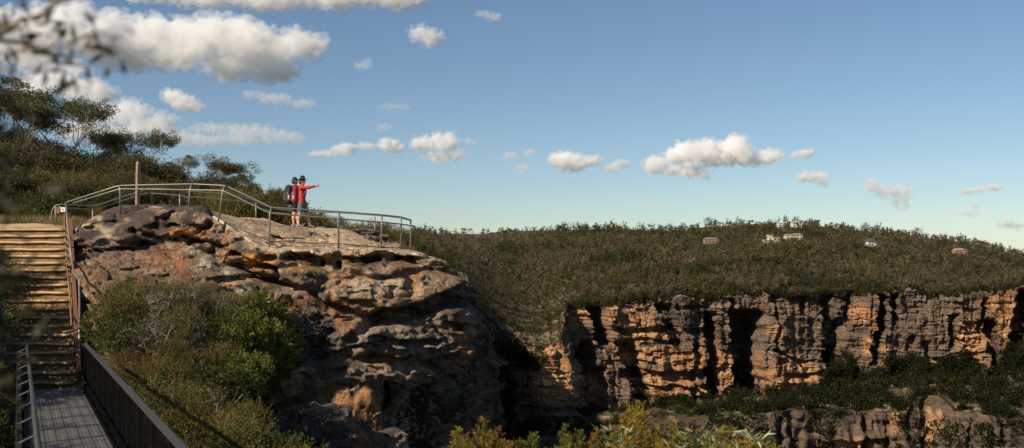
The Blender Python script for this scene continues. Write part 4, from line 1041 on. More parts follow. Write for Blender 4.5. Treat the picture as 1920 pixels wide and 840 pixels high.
# skyline trees one can tell apart
def far_proto(name, seed, H, wid, palette, shape):
    r = np.random.default_rng(seed); root = thing(name, '', 'tree', (0, 0, -300)); mb = MB()
    mb.tube([(0,0,-1), (.04*H,0,H*.5), (0,0,H*.8)], [.05*H*.5, .035*H*.5, .02*H*.5], 5)
    n = 260
    if shape == 'flat':
        for k in range(4):
            az = k*1.7; mb.tube([(.03*H,0,H*.45), (math.cos(az)*wid*.6, math.sin(az)*wid*.6, H*.85)], [.012*H,.006*H], 4)
        ctr = np.stack([r.normal(size=9)*wid*.42, r.normal(size=9)*wid*.42, H*(.86 + .08*r.normal(size=9))], 1)
        p = ctr[r.integers(0, 9, n)] + r.normal(size=(n, 3)) * np.array([wid*.2, wid*.2, H*.045])
    elif shape == 'cone':
        z = r.uniform(.08, 1, n); a_ = r.uniform(0, 2*PI, n); q_ = (1.02 - z) * wid * np.sqrt(r.uniform(.2, 1, n)); p = np.stack([np.cos(a_)*q_, np.sin(a_)*q_, z*H], 1)
    else:
        p = unit(r.normal(size=(n, 3))) * r.uniform(.5, 1, (n, 1)) * np.array([wid, wid, H*.42]) * (1 + .2*r.normal(size=(n, 1))) + np.array([0, 0, H*.56])
    mb.build('trunk', M_pale if shape == 'flat' else M_bark, root)
    leaf_mesh('crown', leaf_quads(p - .5*0, r.normal(size=(n, 3)), H*.10*r.uniform(.6, 1.3, n), H*.06, r), pal(r, n, palette, .2), M_leaf_far, root); root['top'] = H; return root
fl = [far_proto('skyline_gum', 300 + i, 9, 3.6 + .5*i, [(.07,.062,.034), (.055,.052,.028), (.085,.07,.042)], 'flat') for i in range(3)]
rd = far_proto('skyline_tree', 310, 9, 4.2, [(.040,.052,.020), (.03,.042,.018), (.05,.058,.02)], 'round')
cn = far_proto('skyline_conifer', 311, 10, 2.4, [(.03,.045,.02), (.025,.038,.018)], 'cone')
def far_ground(px, t_):
    i = int(np.searchsorted(cols, px).clip(0, len(cols)-1)); j = int(t_ * n0); return Vector((float(XX[i, j]), float(YY[i, j]), float(ZZ[i, j])))
for px, hpx, p_, lab in [(1328,22,rd,'dark round tree standing up from the skyline left of the houses'), (1622,20,rd,'broad dark tree on the skyline right of the summit houses'), (1655,14,cn,'first dark conifer of the skyline pair'),
        (1662,15,cn,'second dark conifer of the skyline pair, beside the low dark tree'), (1686,14,rd,'low wide dark tree right of the two conifers'), (1719,22,rd,'upright dark tree alone on the falling skyline'),
        (1730,12,cn,'small conifer next to the lone upright tree'), (1280,16,rd,'green rounded tree above the small grey roofed house'), (1255,17,rd,'deep green tree left of the small grey roofed house'), (1240,14,rd,'green tree at the start of the taller skyline')]:
    v = far_ground(px, .02); s_ = hpx / F * v.y / p_['top']; put(p_, v, s_, label=lab)
for k in range(110):
    px = rf.uniform(785, 1915); v = far_ground(px, float(rf.uniform(0, .06)))
    p_ = fl[k % 3]; s_ = float(5 + 9 * rf.random() ** 1.8) / F * v.y / p_['top']
    put(p_, v - Vector((0,0,.6)), s_, label='flat topped gum tree in the line along the skyline of the plateau', group='gum trees along the plateau skyline')
print('plants', time.time() - T0)
# ================================================================== footbridge, steps, railings
def V3(*a): return Vector(a)
Bd = V3(-.482, 1, -.0474 + 64/1920); Bd_n = Bd.normalized()        # the way the bridge runs
Bp = V3(-1, -.482, 0).normalized()                                   # across it, to the left
R0 = P(156, 737, 23.0)
def bR(s_): return R0 - Bd * s_                                      # right deck edge, s metres before its far end
BW = 1.15; UP = V3(0, 0, 1); SEND = 17.6
fb = thing('footbridge', 'galvanised grating footbridge leading to the foot of the sandy steps', 'footbridge', R0)
mb = MB()
for k in range(20):
    o = Bp * (BW * (k + .5) / 20); mb.bar(bR(-1) + o, bR(SEND) + o, .034, .03)
for k in range(-10, int(SEND / .10)):
    mb.bar(bR(k*.10 + .03) + UP*.004, bR(k*.10 + .03) + Bp*BW + UP*.004, .028, .03)
mb.build('deck_grating', M_deck, fb, origin=R0)
for side, o in (('right', Bp * -.03), ('left', Bp * (BW + .03))):
    mb = MB(); mb.bar(bR(-1) + o - UP*.06, bR(SEND) + o - UP*.06, .06, .22); mb.build('edge_beam', M_dark, fb, origin=R0)
for k in range(7):
    mb = MB(); mb.bar(bR(k*2.1+.2) - UP*.12 - Bp*.05, bR(k*2.1+.2) - UP*.12 + Bp*(BW+.05), .08, .12); mb.build('cross_beam', M_dark, fb, origin=R0)
# right fence
fR = thing('bridge_fence', 'dark mesh panel fence along the right side of the footbridge', 'fence', R0)
HF = 1.10; off = Bp * -.04
mb = MB(); mb.bar(bR(-.05) + off + UP*HF, bR(SEND) + off + UP*HF, .06, .05); mb.build('top_rail', M_edge, fR, origin=R0)
mb = MB(); mb.bar(bR(-.05) + off + UP*.08, bR(SEND) + off + UP*.08, .045, .05); mb.build('bottom_rail', M_dark, fR, origin=R0)
npost = 14
for k in range(npost):
    s_ = k * 1.3; mb = MB(); mb.bar(bR(s_) + off - UP*.15, bR(s_) + off + UP*(HF-.028), .06, .07, up=Bd_n); mb.build('post', M_dark, fR, origin=R0)
    if k == npost - 1: break
    mb = MB()
    for j in range(1, 12):
        q = bR(s_ + .108*j) + off; mb.bar(q + UP*.10, q + UP*(HF-.03), .010, .007, up=Bd_n)
    for j in range(1, 7):
        mb.bar(bR(s_+.04) + off + UP*(.1+.14*j) - Bp*.012, bR(s_+1.26) + off + UP*(.1+.14*j) - Bp*.012, .006, .012)
    mb.build('mesh_panel', M_dark, fR, origin=R0)
# left fence with the handrail held off on brackets
fL = thing('bridge_fence', 'dark fence with bracketed handrail on the left side of the footbridge', 'fence', R0)
off = Bp * (BW + .16)
mb = MB(); mb.tube([bR(.2) + off - Bp*.16 + UP*1.16, bR(SEND) + off - Bp*.16 + UP*1.16], .027, 8); mb.build('handrail', M_edge, fL, smooth=True, origin=R0)
mb = MB(); mb.bar(bR(0) + off + UP*.08, bR(SEND) + off + UP*.08, .045, .05); mb.build('bottom_rail', M_dark, fL, origin=R0)
for k in range(npost):
    s_ = .2 + k * 1.25; mb = MB(); mb.bar(bR(s_) + off - UP*.15, bR(s_) + off + UP*1.10, .06, .07, up=Bd_n); po = mb.build('post', M_edge, fL, origin=R0)
    mb = MB(); mb.tube([bR(s_) + off + UP*1.09, bR(s_) + off - Bp*.13 + UP*1.15],   .014, 6); mb.build('bracket', M_edge, po, origin=R0)
    if k == npost - 1: break
    mb = MB()
    for j in range(1, 25):
        q = bR(s_ + .05*j) + off; mb.bar(q + UP*.10, q + UP*1.02, .024, .008, up=Bd_n)
    mb.bar(bR(s_+.04) + off + UP*1.03, bR(s_+1.21) + off + UP*1.03, .03, .03)
    mb.build('mesh_panel', M_dark, fL, origin=R0)

# ------------------------------------------------------------------ steps
NS = 20; yb_, yt_ = 23.95, 31.0; zb_ = R0.z - .03; zt_ = P(60, 428, 31).z; rise_ = (zt_ - zb_) / NS; run_ = (yt_ - yb_) / NS
st = thing('steps', 'worn sandy steps with pale timber edges climbing from the footbridge', 'steps', (-12, 27, zb_))
rs = random.Random(4)
def stepx(y): return -9.93 - .46 * (y - 23.3)
for k in range(NS):
    y0_ = yb_ + k * run_; xr = stepx(y0_) + .02; wl = 1.35 + 1.5 * (k / NS) ** .8; z1_ = zb_ + (k + 1) * rise_
    nx_ = 26; xs_ = np.linspace(xr - wl, xr, nx_); rr = np.random.default_rng(k)
    wob = .025 * vnoise(xs_ * 3, 0 * xs_ + k * 3.3, 0 * xs_, 7) + .012 * vnoise(xs_ * 9, 0 * xs_ + k * 3.3, 0 * xs_, 8)
    sag = -.03 * np.exp(-((xs_ - xr + wl*.45) / (wl*.35)) ** 2)
    prof_ = [(.0, -.45), (.012, -.02), (.03, -.004), (.10, sag), (run_ * .7, sag * .6), (run_ + .06, .01)]
    vs = []
    for dy, dz in prof_: vs.append(np.stack([xs_, y0_ + dy + wob * (1 if dy < .05 else .2), z1_ + dz + .6 * wob * (1 if dy > 0 else 0) + 0 * xs_], 1))
    vv = np.concatenate(vs) - np.array([-12, 27, zb_])
    so = mesh_np('step', vv, grid_faces(len(prof_), nx_)[:, ::-1], M_step, st, shade=True)
    mb = MB(); 
    pts = [V3(float(xs_[i]), y0_ - .028 + float(wob[i]), z1_ - .055 + .5*float(wob[i])) for i in range(0, nx_, 2)]
    mb.tube(pts, [.036 * rs.uniform(.8, 1.1) for _ in pts], 7); mb.build('timber_edge', M_nose, so, smooth=True, origin=(-12, 27, zb_))
mb = MB(); a_ = V3(stepx(yb_) + .10, yb_, zb_ + .25); b_ = V3(stepx(yt_) + .10, yt_, zt_ + .10); mb.bar(a_, b_, .09, .45); mb.build('stringer', M_rust, st, origin=(-12, 27, zb_))

# ------------------------------------------------------------------ pipe railings
TR = .030
def pipe(pts, rad=TR, n=8, r_=.12):
    """pipe with eased corners"""
    pts = [Vector(p) for p in pts]; out = [pts[0]]
    for a, b, c in zip(pts, pts[1:], pts[2:]):
        d1 = (a - b); d2 = (c - b); k = min(r_, d1.length * .4, d2.length * .4); p1 = b + d1.normalized() * k; p2 = b + d2.normalized() * k
        out += [p1, p1.lerp(b, .5).lerp(b.lerp(p2, .5), .5), p2]
    out.append(pts[-1]); m = MB(); m.tube(out, rad, n); return m
# stair handrail
o0 = P(130, 440, 31)
hs = thing('stair_handrail', 'grey pipe handrail down the right side of the sandy steps', 'handrail', o0)
pipe([P(123,380,31.0), P(126,410,30.3), P(131,455,29.2), P(138,510,27.3), P(148,526,26.6), P(149,560,26.0), P(149,612,24.6), P(146,618,24.2), P(118,623,23.9)], .023).build('top_rail', M_steel, hs, smooth=True, origin=o0)
for (a_, b_) in [((124,381,31.02),(130,474,31.02)), ((149,524,26.45),(150,640,26.45)), ((149,612,24.5),(149,700,24.5)), ((131,456,29.2),(136,520,29.2))]:
    mb = MB(); mb.tube([P(*a_), P(*b_)], .030, 8); mb.build('post', M_steel, hs, smooth=True, origin=o0)
pipe([P(121,420,31.1), P(124,480,29.3), P(131,560,27.0), P(134,610,25.2)], .018).build('mid_rail', M_timber, hs, smooth=True, origin=o0)

# near lookout rail: posts carry a lower rail and, on bent necks, a top rail set back
o0 = P(508, 465, 30.4)
nr_ = thing('lookout_rail', 'grey double pipe railing along the front edge of the lookout', 'railing', o0)
low = [(137,381,31.0),(225,354,30.7),(356,356,30.7),(418,357,30.5),(506,400,30.4),(634,410,31.0),(716,417,31.7),(752,420,32.4),(777,424,33.2)]
top = [(125,379,31.1),(223,348,30.95),(360,345,30.95),(423,348,30.8),(509,389,30.75),(637,397,31.35),(716,403,32.0),(753,407,32.7),(771,413,33.4)]
pipe([P(*p) for p in low], .020).build('lower_rail', M_steel, nr_, smooth=True, origin=o0)
pipe([P(*p) for p in top], .023).build('top_rail', M_steel, nr_, smooth=True, origin=o0)
for (lp, tp_, fx, fy) in [(low[1],top[1],226,400),(low[2],top[2],353,402),(low[3],top[3],408,424),(low[4],top[4],505,472),(low[5],top[5],635,468),(low[6],top[6],714,471),(low[7],top[7],752,471),((770,423,33.1),(770,412,33.3),770,478)]:
    d = lp[2]; foot = P(fx, fy, d); pipe([foot, P(*lp), P(lp[0]*.4+tp_[0]*.6, lp[1]*.4+tp_[1]*.6-1, d+.1), P(*tp_)], .027, r_=.06).build('post', M_steel, nr_, smooth=True, origin=o0)
mb = MB(); ch = [(409,408,30.5),(440,426,30.4),(505,452,30.45),(570,455,30.8),(635,457,31.05),(716,464,31.75),(752,465,32.45),(775,467,33.2)]
cp = [P(*p) for p in ch]; dense = []
for a_, b_ in zip(cp, cp[1:]):
    n = max(2, int((b_-a_).length / .06))
    for k in range(n): dense.append(a_.lerp(b_, k / n))
mb.tube(dense, [.013 + .008 * (k % 2) for k in range(len(dense))], 6); mb.build('chain', M_rust, nr_, origin=o0)
mb = MB()
for (a_, b_) in zip([low[5], low[6], low[7]], [low[6], low[7], low[8]]):
    A, B = P(*a_), P(*b_); L_ = (B - A).length; n = int(L_ / .07); hgt_ = .88
    for k in range(n + 1):
        for sgn in (1, -1):
            for m in range(1):
                q0 = A.lerp(B, k / n); q1 = A.lerp(B, min(max((k + sgn * hgt_ / .07 * .5) / n, 0), 1))
                fr_ = abs((q1 - q0).length) / (hgt_ * .5 + 1e-6); mb.tube([q0, q1 - UP * hgt_ * min(1, fr_)], .0022, 3, cap=False)
mb.build('wire_mesh', M_rust, nr_, origin=o0)
# kerb under it
mb = MB()
kb = [(400,407,30.75),(445,432,30.7),(506,464,30.65),(570,466,30.9),(635,467,31.2),(716,470,31.9),(766,472,32.6)]
for a_, b_ in zip(kb, kb[1:]): mb.bar(P(*a_) + UP*.0, P(*b_) + UP*.0, .16, .10)
tag(mb.build('lookout_kerb', M_kerb, origin=P(506,465,30.6), bevel=.02), 'pale weathered kerb edging the rock under the lookout railing', 'kerb')
# far rail
o0 = P(337, 390, 35.5)
br_ = thing('lookout_rail', 'grey double pipe railing along the back of the lookout, with the curved hoop end', 'railing', o0)
bl = [(110,388,33),(125,390,33.1),(177,393,34),(274,362,35.4),(300,363,35.5),(355,369,35.8),(425,374,36.4),(470,381,37),(507,398,37.3),(560,404,37.6),(634,410,37.8),(703,414,37.6),(750,420,35.6),(777,424,33.4)]
bt = [(96,420,33),(96,400,33),(103,384,33),(124,383,33.1),(176,387,34),(279,353,35.4),(300,354,35.5),(340,357,35.8),(425,364,36.4),(470,374,37),(509,391,37.3),(560,396,37.6),(637,399,37.8),(712,404,37.6),(753,409,35.6),(771,414,33.5)]
pipe([P(*p) for p in bl], .019).build('lower_rail', M_steel, br_, smooth=True, origin=o0)
pipe([P(*p) for p in bt], .021, r_=.25).build('top_rail', M_steel, br_, smooth=True, origin=o0)
for (px, y0_, y1_, d) in [(174,391,434,34),(257,368,392,35.2),(337,364,402,35.7),(480,380,420,37),(560,400,432,37.6),(703,406,455,37.6),(104,385,425,33)]:
    mb = MB(); mb.tube([P(px, y1_, d), P(px, y0_, d)], .024, 8); mb.build('post', M_steel, br_, smooth=True, origin=o0)
mb = MB(); mb.tube([P(130,428,33.4), P(172,418,34), P(197,408,34.4)], .025, 6); mb.build('low_cable', M_rust, br_, origin=o0)
# leaning dark cable pair lying on the slab is the shadow of the stair rail: nothing to build there

# ------------------------------------------------------------------ timber post
def on_rock(px, d):
    x = (px - 960) / F * d; return float(ft(x, d))
o0 = P(259, 400, 33.2)
tp_ = thing('timber_post', 'bare square timber post rising behind the pipe railing', 'post', o0)
mb = MB(); a_ = P(257.5, 410, 33.2); b_ = P(259.5, 307, 33.2); mb.bar(a_, b_, .12, .11, up=(.8,-.6,0)); mb.build('shaft', M_timber, tp_, origin=o0, bevel=.008)
mb = MB(); mb.bar(b_ - UP*.002, b_ + UP*.06 + V3(.015,0,0), .10, .13, up=(.8,-.6,0)); mb.build('cut_top', M_timber, tp_, origin=o0)
mb = MB()
for t_ in (.45, .8):
    q = a_.lerp(b_, t_); mb.tube([q + V3(-.07,-.06,0), q + V3(-.09,-.09,0)], .014, 6)
mb.build('bolt', M_steel, tp_, origin=o0)

# ------------------------------------------------------------------ small signs at the head of the steps
o0 = P(121.5, 428, 31.3)
sg = thing('warning_sign', 'small white sign with a red mark on a reddish stake by the stair rail', 'sign', o0)
mb = MB(); mb.bar(P(121.5,432,31.3), P(121.5,388,31.3), .05, .05, up=(0,1,0)); mb.build('stake', M_rust, sg, origin=o0)
mb = MB(); c = P(118, 393.5, 31.25); mb.box(c, (.07, .006, .075)); pl_ = mb.build('plate', M_white, sg, origin=o0, bevel=.004)
mb = MB(); mb.box(c + V3(0,-.010,.004), (.020,.003,.020), (V3(.7,0,.7), V3(0,1,0), V3(-.7,0,.7))); mb.box(c + V3(.004,-.0105,.022), (.010,.003,.014)); mb.build('symbol', M_red, pl_, origin=o0)
mb = MB(); mb.box(c + V3(0,-.010,-.064), (.066,.003,.008)); mb.build('red_band', M_red, pl_, origin=o0)
o0 = P(105, 426, 33.0)
s2 = thing('red_sign', 'small dark red sign hung inside the curved hoop of the back rail', 'sign', o0)
mb = MB(); c = P(109, 394.5, 32.9); mb.box(c, (.062, .006, .105)); pl_ = mb.build('plate', M_red, s2, origin=o0, bevel=.004)
mb = MB(); mb.bar(c + V3(-.03,-.012,.06), c + V3(.03,-.012,-.06), .018, .004, up=(0,1,0)); mb.bar(c + V3(-.012,-.0125,-.05), c + V3(.03,-.0125,.05), .012, .004, up=(0,1,0)); mb.build('symbol', plain('faded_pink', (.42,.20,.18), .6), pl_, origin=o0)
mb = MB(); mb.box(c + V3(0,.012,.09), (.075,.006,.012)); mb.build('hanger', M_steel, s2, origin=o0)

# ------------------------------------------------------------------ picnic table behind the rail
o0 = P(474, 424, 41)
zt = P(474, 385, 41).z - o0.z; zs = P(474, 400.5, 41).z - o0.z
pt = thing('picnic_table', 'rust red picnic table half hidden behind the railing, left of the two people', 'table', o0)
mb = MB()
for k in range(4): mb.bar((-.42, -.27+.18*k, zt), (.42, -.27+.18*k, zt), .16, .05)
mb.build('tabletop', M_rust, pt, bevel=.006)
for s_ in (-1, 1):
    mb = MB()
    for k in range(2): mb.bar((-.62, s_*.62+.12*k-.06, zs), (.62, s_*.62+.12*k-.06, zs), .11, .045)
    mb.build('bench_seat', M_red, pt, bevel=.006)
for x in (-.3, .3):
    mb = MB(); mb.bar((x, -.5, -.2), (x, -.18, zt-.025), .07, .06, up=(1,0,0)); mb.bar((x, .5, -.2), (x, .18, zt-.025), .07, .06, up=(1,0,0)); mb.bar((x+.06, -.68, zs-.05), (x+.06, .68, zs-.05), .05, .09); mb.build('trestle', M_steel, pt)

# ------------------------------------------------------------------ loose boulders behind the lookout
def boulder(label, px, py, d, sx, sy, sz, seed, c0=(.20,.165,.13)):
    g = np.linspace(-1.5, 1.5, 34); A = np.meshgrid(g, g, g, indexing='ij')
    q = np.maximum(np.maximum(np.abs(A[0]*.9+.2*A[2]), np.abs(A[1])), np.abs(A[2])) * .72 + np.sqrt(A[0]**2 + A[1]**2 + A[2]**2) * .28
    S_ = q - .95 + .38 * fbm(A[0]*1.4+seed, A[1]*1.4, A[2]*2.2, 3, seed) - .18 * np.abs(fbm(A[0]*2.2+seed, A[1]*2.2, A[2]*3, 3, seed+1)) + .25 * np.round(vnoise(A[0]*1.6, A[1]*1.6, A[2]*2.4+seed, seed+4)*2)/2
    v_, f_ = surface_nets(S_.astype(np.float32), (-1.5,)*3, g[1]-g[0])
    cc_ = mixc(np.zeros((len(v_), 3), np.float32) + np.array(c0, np.float32), (.085,.07,.06), smooth(-.1, .3, fbm(v_[:,0]*2, v_[:,1]*2, v_[:,2]*3, 3, seed+2)))
    o = mesh_np('boulder', v_ * np.array([sx, sy, sz]), f_, M_rock, col=cc_); o.location = P(px, py, d); return tag(o, label, 'boulder')
boulder('low grey boulder shelf right of the people, behind the middle rail post', 668, 448, 37.2, .95, .6, .28, 5)
boulder('small pale boulder at the end of the lookout floor', 692, 455, 35.0, .35, .3, .22, 9, (.40,.31,.22))
boulder('flat boulder beside the shoes of the person pointing', 593, 427, 36.4, .40, .3, .14, 12)
boulder('leaning boulder at the foot of the rock with an orange side', 665, 800, 27.2, .55, .5, .95, 15, (.36,.17,.07))
boulder('rounded grey boulder below the overhang beside the dead branch', 618, 800, 26.4, .6, .55, .5, 18, (.15,.115,.085))
boulder('broad brown boulder at the bottom edge under the overhang', 715, 858, 27.6, .75, .8, .8, 21, (.24,.17,.12))
print('structures', time.time() - T0)
# ================================================================== the two people
def cap_sdf(G, S_, a, b, ra, rb_, k=.03, sq=None):
    """smooth union of a tapering limb into the field, only where it matters"""
    gx_, gy_, gz_ = G; a = np.array(a, float); b = np.array(b, float); m = max(ra, rb_) * 1.6 + .09
    lo = np.minimum(a, b) - m; hi = np.maximum(a, b) + m
    sl = tuple(slice(max(0, int(np.searchsorted(g, lo[i])) - 1), int(np.searchsorted(g, hi[i])) + 1) for i, g in enumerate(G))
    X_, Y_, Z_ = np.meshgrid(gx_[sl[0]], gy_[sl[1]], gz_[sl[2]], indexing='ij')
    ab = b - a; L = (ab ** 2).sum() + 1e-9
    t = np.clip(((X_-a[0])*ab[0] + (Y_-a[1])*ab[1] + (Z_-a[2])*ab[2]) / L, 0, 1)
    dx, dy, dz = X_-a[0]-t*ab[0], Y_-a[1]-t*ab[1], Z_-a[2]-t*ab[2]
    if sq is not None: dx, dy, dz = dx / sq[0], dy / sq[1], dz / sq[2]
    d = np.sqrt(dx*dx + dy*dy + dz*dz) - (ra + (rb_ - ra) * t)
    s = S_[sl]; hh = np.maximum(k - np.abs(s - d), 0) / k
    S_[sl] = np.minimum(s, d) - hh * hh * k * .25
def body_mesh(name, parts, mat_, parent, h=.009, lo=(-.45,-.5,-.03), hi=(.95,.5,1.85), cut=None):
    G = [np.arange(lo[i], hi[i], h) for i in range(3)]
    S_ = np.full([len(g) for g in G], .3)
    for p in parts: cap_sdf(G, S_, *p)
    if cut is not None:
        X_, Y_, Z_ = np.meshgrid(*G, indexing='ij'); S_ = np.maximum(S_, cut(X_, Y_, Z_))
    v_, f_ = surface_nets(S_.astype(np.float32), lo, h)
    return mesh_np(name, v_, f_, mat_, parent)
M_skin = plain('skin', (.52, .27, .17), .5, 0, .05, 30, .1)
M_jacket = plain('red_jacket_cloth', (.46, .040, .035), .75, 0, .6, 9, .15)
M_maroon = plain('maroon_pack_cloth', (.17, .015, .035), .7, 0, .5, 14, .2)
M_navy = plain('dark_hat_cloth', (.018, .022, .032), .8, 0, .4, 20, .2)
M_denim = plain('blue_grey_cloth', (.085, .115, .16), .85, 0, .7, 10, .22)
M_wine = plain('wine_shirt_cloth', (.20, .02, .035), .75, 0, .6, 9, .2)
M_black = plain('black_cloth', (.016, .016, .018), .8, 0, .5, 12, .2)
M_green = plain('dark_green_cloth', (.03, .05, .03), .8, 0, .5, 14, .2)
M_shoe = plain('grey_shoe', (.20, .18, .16), .7, 0, .4, 20, .2)
M_hair = plain('brown_hair', (.05, .03, .018), .7, 0, .5, 40, .3)
M_sock = plain('sock', (.45, .43, .40), .9, 0, .3, 20, .1)
M_strap = plain('pale_strap', (.42, .36, .34), .7, 0, .2, 20, .1)
def leg(y, fx, kx, hx, zfoot=0.):
    hip = (hx, y*.55, .88); knee = (kx, y*.95, .48 + zfoot); ank = (fx, y, .09 + zfoot); toe = (fx + .15, y*1.1, .035 + zfoot)
    return [(hip, knee, .088, .060, .04), (knee, ((kx*.4+fx*.6)-.012, y, .33 + zfoot), .056, .058, .04), (((kx*.4+fx*.6)-.012, y, .33 + zfoot), ank, .057, .036, .03), (ank, (fx-.02, y, .05+zfoot), .036, .042, .03), ((fx-.02, y, .045+zfoot), toe, .042, .032, .03)]
def torso(): return [((0,0,.92),(0,0,1.12),.125,.115,.05,(.85,1.2,1)), ((0,0,1.12),(-.01,0,1.36),.12,.125,.06,(.85,1.35,1)), ((-.01,-.15,1.40),(-.01,.15,1.40),.062,.062,.06), ((0,0,1.42),(.02,0,1.53),.052,.048,.03)]
def head(yaw=0.):
    c_, s_ = math.cos(yaw), math.sin(yaw); q = lambda x, y, z: (.03 + c_*x - s_*y, s_*x + c_*y, z)
    return [(q(0,0,1.635), q(-.012,0,1.655), .088, .090, .03, (1,.84,1.12)), (q(.035,0,1.575), q(.055,0,1.560), .052, .036, .03), (q(.088,0,1.632), q(.108,0,1.612), .010, .015, .012),
            (q(.084,-.018,1.570), q(.084,.018,1.570), .012, .012, .012), (q(.0,-.078,1.63), q(-.008,-.082,1.61), .020, .014, .01), (q(.0,.078,1.63), q(-.008,.082,1.61), .020, .014, .01), (q(.078,-.032,1.645), q(.078,-.030,1.645), .011, .011, .01), (q(.078,.032,1.645), q(.078,.030,1.645), .011, .011, .01)]
def hand(w, d, upv, side, pointing):
    """palm, four fingers and a thumb leaving its side"""
    w = np.array(w); d = unit(np.array(d, float)); u = unit(np.array(upv, float)); s_ = unit(np.cross(d, u)) * side
    P_ = [(w, w + d*.075, .026, .030, .02, None)]
    for i, ln in enumerate((.078, .085, .080, .062)):
        o_ = (i - 1.5) * .019; r0_ = w + d*.078 + u * (-o_)
        k1 = r0_ + d * ln * .5 + s_ * .004
        if i == 0 and pointing: k2 = k1 + d * ln * .55
        else: k2 = k1 + d * ln * (.05 if pointing else .38) + s_ * ln * (.45 if pointing else .22)
        P_ += [(r0_ - d*.02, k1, .0105, .0098, .006, None), (k1, k2, .0098, .0085, .005, None)]
    t0 = w + d*.025 + u*.022; P_ += [(t0, t0 + d*.032 + u*.026 + s_*.008, .014, .012, .01, None), (t0 + d*.032 + u*.026 + s_*.008, t0 + d*.062 + u*.030 + s_*.014, .012, .010, .005, None)]
    return P_
def clean(ps): return [(p + (None,) * (6 - len(p)))[:6] for p in ps]
# --- the one who points
pF = P(566, 428.5, 35.0); pF.z = on_rock(566, 35.0) + .01; SP = (P(566, 333, 35.0).z - pF.z) / 1.765
pa = thing('person', 'person in a red jacket and dark brimmed hat, arm stretched out pointing right', 'person', pF, math.radians(4)); pa.scale = (SP,)*3
sh, el, wr = (0,-.19,1.40), (.27,-.215,1.40), (.52,-.20,1.455)
ls, le, lw = (-.01,.19,1.39), (-.03,.25,1.13), (.10,.24,.92)
armR = [(sh, el, .050, .040, .03), (el, wr, .040, .027, .02)]; armL = [(ls, le, .050, .040, .03), (le, lw, .040, .028, .02)]
bp_ = clean(torso() + head(-.25) + leg(-.11,-.10,-.06,-.02) + leg(.13,.24,.16,.02) + armR + armL + hand(wr, (1,.02,.16), (0,-.1,1), 1, True) + hand(lw, (.5,0,-.85), (1,0,.4), -1, False))
body_mesh('body', bp_, M_skin, pa)
body_mesh('jacket', clean([(a, b, ra+.020, rb_+.020, .05, *(x[:1])) for a, b, ra, rb_, k, *x in torso()[:3]] + [((0,0,.86),(0,0,.98),.150,.145,.05,(.85,1.2,1)), (sh, el, .070, .058, .04), (el, (.49,-.20,1.449), .056, .042, .03), (ls, le, .070, .058, .04), (le, (.075,.24,.955), .056, .044, .03), ((0,0,1.44),(.02,0,1.49),.066,.060,.03)]), M_jacket, pa, .012)
body_mesh('shorts', clean([((0,-.0,.86),(0,0,.96),.142,.135,.05,(.9,1.2,1)), ((-.02,-.07,.86),(-.055,-.10,.55),.110,.098,.05), ((.02,.075,.86),(.14,.12,.55),.110,.098,.05)]), M_denim, pa, .012, cut=lambda x, y, z: .545 - z)
body_mesh('hair', clean([((.005,0,1.635),(-.02,0,1.66),.094,.092,.03,(.95,.88,1.1)), ((-.05,0,1.60),(-.055,0,1.57),.055,.045,.03)]), M_hair, pa, .010, cut=lambda x, y, z: (x - .055) + (1.70 - z) * .6 - .03)
ht = body_mesh('hat', clean([((.02,0,1.705),(.02,0,1.765),.098,.088,.03,(1.02,.95,1)), ((.02,0,1.700),(.02,0,1.703),.165,.165,.02,(1.05,1,.09))]), M_navy, pa, .010)
for y, fx in ((-.11,-.10), (.13,.24)):
    body_mesh('shoe', clean([((fx-.045,y,.05),(fx+.05,y*1.05,.055),.052,.050,.03), ((fx+.05,y*1.05,.05),(fx+.16,y*1.1,.038),.048,.038,.03), ((fx,y,.06),(fx,y,.115),.050,.050,.03)]), M_shoe, pa, .011)
    body_mesh('sock', clean([((fx,y,.09),(fx-.004,y,.20),.047,.052,.02)]), M_sock, pa, .011)
# --- companion on the left
pG = P(552, 427.5, 35.7); pG.z = on_rock(552, 35.7) + .01; SG = (P(556, 333.5, 35.7).z - pG.z) / 1.755
pb_ = thing('person', 'person in dark shorts and cap standing close behind the one who points', 'person', pG, math.radians(24)); pb_.scale = (SG,)*3
ls2, le2, lw2 = (-.01,.19,1.39), (.06,.27,1.14), (.20,.16,1.02); rs2, re2, rw2 = (-.01,-.19,1.39), (.0,-.25,1.12), (.13,-.20,.93)
body_mesh('body', clean(torso() + head(-.3) + leg(-.11,-.05,-.03,0) + leg(.12,.16,.12,.01) + [(ls2, le2, .052,.042,.03), (le2, lw2, .042,.028,.02), (rs2, re2, .052,.042,.03), (re2, rw2, .042,.028,.02)] + hand(lw2, (.8,-.5,-.2), (0,0,1), 1, False) + hand(rw2, (.6,.1,-.8), (1,0,.4), -1, False)), M_skin, pb_)
body_mesh('shirt', clean([(a, b, ra+.020, rb_+.020, .05, *(x[:1])) for a, b, ra, rb_, k, *x in torso()[:3]] + [((0,0,.86),(0,0,.98),.150,.145,.05,(.85,1.2,1)), (ls2, le2, .070,.062,.04), (rs2, re2, .070,.062,.04)]), M_wine, pb_, .012)
body_mesh('shorts', clean([((0,0,.84),(0,0,.96),.145,.138,.05,(.9,1.2,1)), ((-.01,-.075,.86),(-.03,-.105,.56),.112,.104,.05), ((.02,.075,.86),(.10,.115,.56),.112,.104,.05)]), M_black, pb_, .012, cut=lambda x, y, z: .56 - z)
body_mesh('cap', clean([((.02,0,1.68),(.01,0,1.72),.100,.085,.03,(1.02,.92,.9)), ((.10,0,1.685),(.16,-.03,1.675),.055,.050,.03,(1,1,.2))]), M_navy, pb_, .010, cut=lambda x, y, z: 1.665 - z)
body_mesh('hair', clean([((-.02,0,1.62),(-.02,0,1.66),.090,.092,.03,(.9,.9,1.05))]), M_hair, pb_, .010, cut=lambda x, y, z: np.maximum(x - .03, z - 1.68))
